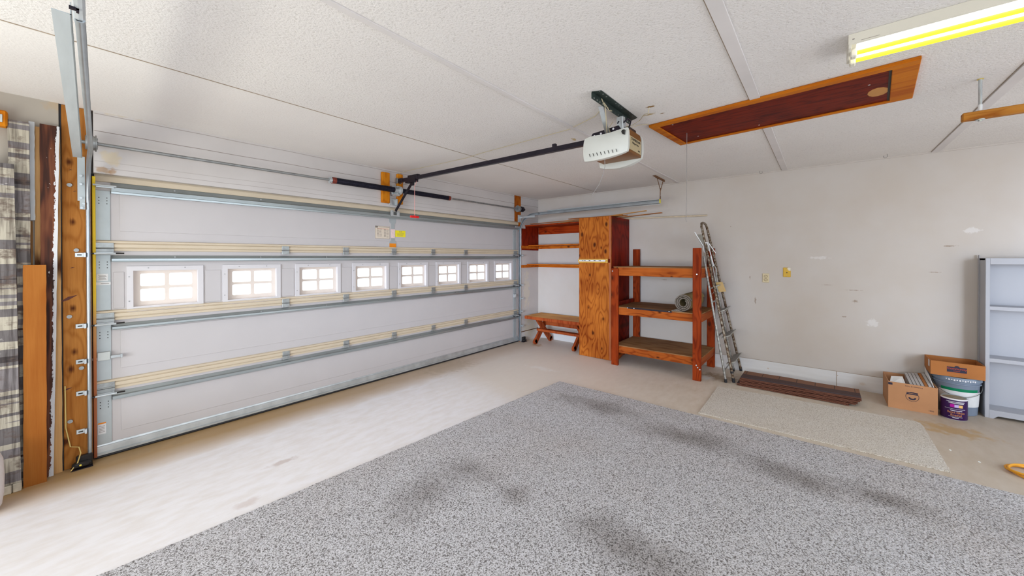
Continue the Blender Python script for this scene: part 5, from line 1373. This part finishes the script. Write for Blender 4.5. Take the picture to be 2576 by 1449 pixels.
bm = NB(); tube(bm, [(BC[0]+.160*math.cos(R(a)), BC[1]+.160*math.sin(R(a)), .285-.105*math.sin(R((a-90)*1.0))) for a in range(92, 270, 8)], .0025, 6); part(bk, 'wire_handle', bm, M['galv_dark'], True)
# shallow cardboard tray on the bucket
ty = thing('cardboard_tray', 'shallow orange brown cardboard box resting on the bucket lid', 'box', (5.6, -1.0, .358))
X0, X1, Y0, Y1, Z0, ZT = 5.455, 5.742, -1.175, -.832, .358, .492
bm = NB(); t = .005
box(bm, X0, X0+t, Y0, Y1, Z0, ZT); box(bm, X1-t, X1, Y0, Y1, Z0, ZT); box(bm, X0+t, X1-t, Y1-t, Y1, Z0, ZT); box(bm, X0+t, X1-t, Y0, Y0+t, Z0, ZT); box(bm, X0+t, X1-t, Y0+t, Y1-t, Z0, Z0+.005)
tb = part(ty, 'box_walls', bm, M['cardboard_dark'])
bm = NB(); box(bm, X0-.001, X0, -1.063, -.938, .402, .452, 0); prism(bm, [(-1.02, .452), (-.985, .452), (-.990, .462), (-1.0, .466), (-1.012, .462)], 'x', X0-.001, X0); pn = part(tb, 'logo_panel', bm, M['navy_print'])
part(pn, 'lettering', text_mesh('Community', .026, frame_m((X0-.0014, -1.0005, .436), (0, -1, 0), (0, 0, 1)), .0004), M['red_print'])
part(pn, 'lettering', text_mesh('COFFEE', .012, frame_m((X0-.0014, -1.0005, .414), (0, -1, 0), (0, 0, 1)), .0004), M['red_print'])
bm = NB(); box(bm, X0-.0008, X0, -1.063, -.938, .394, .396); part(tb, 'red_rule', bm, M['red_print'])
bm = NB(); box(bm, X0+.05, X0+.10, Y1, Y1+.001, .42, .485); part(tb, 'white_sticker', bm, M['paper_white'])
# paint can
pc = thing('paint_can', 'purple labelled gallon paint can in front of the grey bucket', 'paint can', (5.338, -.962, 0))
PC = (5.338, -.962, 0)
bm = NB(); lathe(bm, PC, [(.081, 0), (.083, .002), (.083, .186), (.081, .188), (.084, .192), (.080, .195), (.074, .190), (.01, .190)], 36); can = part(pc, 'can', bm, M['galv'], True)
bm = NB(); lathe(bm, PC, [(.0835, .005), (.0842, .006), (.0842, .182), (.0835, .183)], 36, False); part(pc, 'label', bm, M['purple'], True)
bm = NB(); lathe(bm, PC, [(.0852, .184), (.0858, .187), (.085, .192), (.080, .196)], 36, False); part(pc, 'white_rim', bm, M['white_print'], True)
bm = NB(); lathe(bm, PC, [(.076, .186), (.073, .1915), (.02, .1915)], 36); part(pc, 'lid', bm, M['cork'], True)
def on_can(bm, a_mid, w_, z0, z1, r_=.0848):
    da = math.degrees(w_/2/r_); wrap(bm, PC, r_, r_, z0, z1, a_mid-da, a_mid+da, 6)
am = 180-8
for k, mt in enumerate(('magenta', 'lavender', 'peach')):
    bm = NB(); on_can(bm, am+14-19-(-1)*0+(k-0)*18-4, .026, .118, .146 - .002*k); part(pc, 'colour_swatch', bm, M[mt])
bm = NB(); on_can(bm, am+8, .10, .154, .159); on_can(bm, am+5, .12, .166, .170); on_can(bm, am+4, .135, .1015, .1035); on_can(bm, am+8, .075, .085, .090); on_can(bm, am+5, .04, .020, .024); on_can(bm, am+5, .09, .030, .0315); part(pc, 'white_print', bm, M['white_print'])
def curved_text(body, size, z, amid, mat):
    bm = text_mesh(body, size, Matrix.Identity(4), .0004)
    for v in bm.verts:
        a = R(amid)+v.co.x/.085; rr = .0849+v.co.z
        v.co = Vector((PC[0]+rr*math.cos(a), PC[1]+rr*math.sin(a), z+v.co.y))
    part(pc, 'lettering', bm, mat)
curved_text('Semi-Gloss', .025, .070, am+8, M['orange_print']); curved_text('Enamel', .025, .046, am+8, M['orange_print'])
bm = NB(); tube(bm, [(PC[0]+.086*math.cos(R(a)), PC[1]+.086*math.sin(R(a)), .198+.012*math.sin(R((a-95)*1.05))) for a in range(96, 266, 10)], .0018, 6); part(pc, 'wire_handle', bm, M['galv_dark'], True)

# ================================================================== BOOKCASE
bc = thing('bookcase', 'tall white bookcase with empty shelves at the right edge', 'bookcase', (5.65, -1.6, 0))
BX, BY0, BY1, BZ_ = 5.55, -2.02, -1.19, 1.497
bm = NB(); box(bm, BX+.004, XR-.010, BY1-.018, BY1, 0, BZ_-.002, .001); box(bm, XR-.05, XR-.010, BY1+.001, BY1+.004, 0, BZ_+.03); part(bc, 'side_panel', bm, M['board_white'])
bm = NB(); box(bm, BX+.004, XR-.010, BY0, BY0+.018, 0, BZ_-.002, .001); part(bc, 'side_panel', bm, M['board_white'])
bm = NB(); box(bm, XR-.016, XR-.010, BY0, BY1, .06, BZ_-.002); part(bc, 'back_panel', bm, M['board_white'])
bm = NB(); box(bm, BX+.004, XR-.016, BY0, BY1, BZ_-.02, BZ_, .001); part(bc, 'top_panel', bm, M['board_white'])
bm = NB(); box(bm, BX-.012, BX+.006, BY1-.026, BY1+.001, 0, BZ_, .002); box(bm, BX-.012, BX+.006, BY0, BY0+.026, 0, BZ_, .002); box(bm, BX-.012, BX+.006, BY0+.026, BY1-.026, BZ_-.058, BZ_, .002)
prism(bm, [(BY1-.026, .077), (BY0+.026, .077), (BY0+.026, 0), (BY0+.06, 0), (BY0+.08, .026), (BY1-.078, .026), (BY1-.050, 0), (BY1-.026, 0)], 'x', BX-.012, BX+.006)
part(bc, 'face_frame', bm, M['board_white'])
for z in (1.045, .558, .077):
    bm = NB(); box(bm, BX+(-.004 if z > .1 else .006), XR-.016, BY0+.018, BY1-.018, z-.034 if z > .1 else z-.02, z, .001); part(bc, 'shelf', bm, M['board_white'])

# ================================================================== ORANGE CORD
bm = NB(); pts = []
for k in range(60):
    a = 2*math.pi*k/24; rr = .13+.012*math.sin(k*.7)
    pts.append((4.255+rr*math.cos(a)*.85, -1.15+rr*math.sin(a), .008+.010*(k//24)+.002*math.sin(k)))
pts += [(4.2, -1.4, .01), (4.1, -1.75, .008), (3.95, -2.2, .020)]
tube(bm, pts, .0068, 8); solo('extension_cord', bm, M['orange_cord'], 'coil of orange cord on the floor at the right edge', 'cord', smooth=True, org=(4.255, -1.15, 0))

# ================================================================== BOARDS LEANING ON THE FRONT WALL, LEFT
def lean(name, pts_bottom, pts_top, y_b, y_t, t, z0, z1, mat, lab, cat, grp=None):
    (xa, xb), (xc, xd) = pts_bottom, pts_top
    bm = NB()
    hexa(bm, [(xa, y_b-t, z0), (xb, y_b-t, z0), (xb, y_b, z0), (xa, y_b, z0), (xc, y_t-t, z1), (xd, y_t-t, z1), (xd, y_t, z1), (xc, y_t, z1)])
    # a few cuts along the length so worn edges can wander
    es = [e for e in bm.edges if abs(e.verts[0].co.z-e.verts[1].co.z) > .3]
    bmesh.ops.subdivide_edges(bm, edges=es, cuts=24, use_grid_fill=True)
    for v in bm.verts:
        if z0+.01 < v.co.z < z1-.01: v.co.x += random.uniform(-.0015, .0015)
    return solo(name, bm, mat, lab, cat, grp, org=((xa+xb)/2, y_b, z0))
G = 'old boards leaning left of the garage door'
lean('board', (-.125, -.006), (-.115, -.006), 4.130, 4.130, .012, 0, 2.405, M['tan'], 'tan board behind the dark peeling board', 'board', G)
lean('board', (-.150, -.127), (-.152, -.127), 4.130, 4.130, .014, 0, 1.76, wood('brown_board', (.20, .09, .03), (.36, .18, .06), 2, 3, 9, .5, 0), 'narrow brown board below the pale grey lath', 'board', G)
lean('painted_lath', (-.140, -.116), (-.140, -.116), 4.116, 4.116, .012, 1.765, 2.43, plain('pale_grey_paint', (.56, .58, .60), .6), 'pale grey painted lath high beside the weathered plank', 'board', G)
lean('peeling_board', (-.095, -.046), (-.094, -.008), 4.112, 4.115, .018, 0, 2.425, M['peel'], 'dark brown board with peeling white paint along its edge', 'board', G)
lean('weathered_plank', (-.222, -.135), (-.222, -.136), 4.080, 4.092, .022, 0, 2.412, M['barn'], 'taller weathered plank patched grey and cream', 'board', G)
lean('weathered_plank', (-.35, -.178), (-.35, -.198), 4.030, 4.062, .028, .055, 2.118, M['barn'], 'shorter weathered plank at the left edge of the photo', 'board', G)
lean('cedar_plank', (-.170, -.074), (-.165, -.070), 4.040, 4.057, .020, 0, 1.462, M['plank'], 'plain orange plank leaning in front of the peeling board', 'board', G)
bm = NB(); box(bm, -.36, -.215, 3.985, 4.045, 0, .052, .004); box(bm, -.212, -.176, 3.990, 4.04, 0, .054, .004)
solo('wood_block', bm, M['bread'], 'pale flat block under the shorter weathered plank', 'wood block', org=(-.26, 4.0, 0))
bb = thing('wooden_bracket', 'orange wood bracket with metal plate at the top left', 'bracket', (-.28, 4.09, 2.36))
bm = NB(); box(bm, -.36, -.222, 4.055, 4.128, 2.360, 2.462, .008); part(bb, 'block', bm, M['block_wood'])
bm = NB(); box(bm, -.36, -.241, 4.050, 4.056, 2.382, 2.432, .001); part(bb, 'metal_plate', bm, M['galv'])
bm = NB(); lathe(bm, (-.335, 3.80, 0), [(.080, 0), (.096, .03), (.104, .10), (.106, .20), (.102, .30), (.088, .345), (.05, .36), (.01, .362)], 28)
solo('fabric_roll', bm, M['white_roll'], 'white rounded bundle standing at the left edge of the photo', 'bundle', smooth=True, org=(-.335, 3.80, 0))
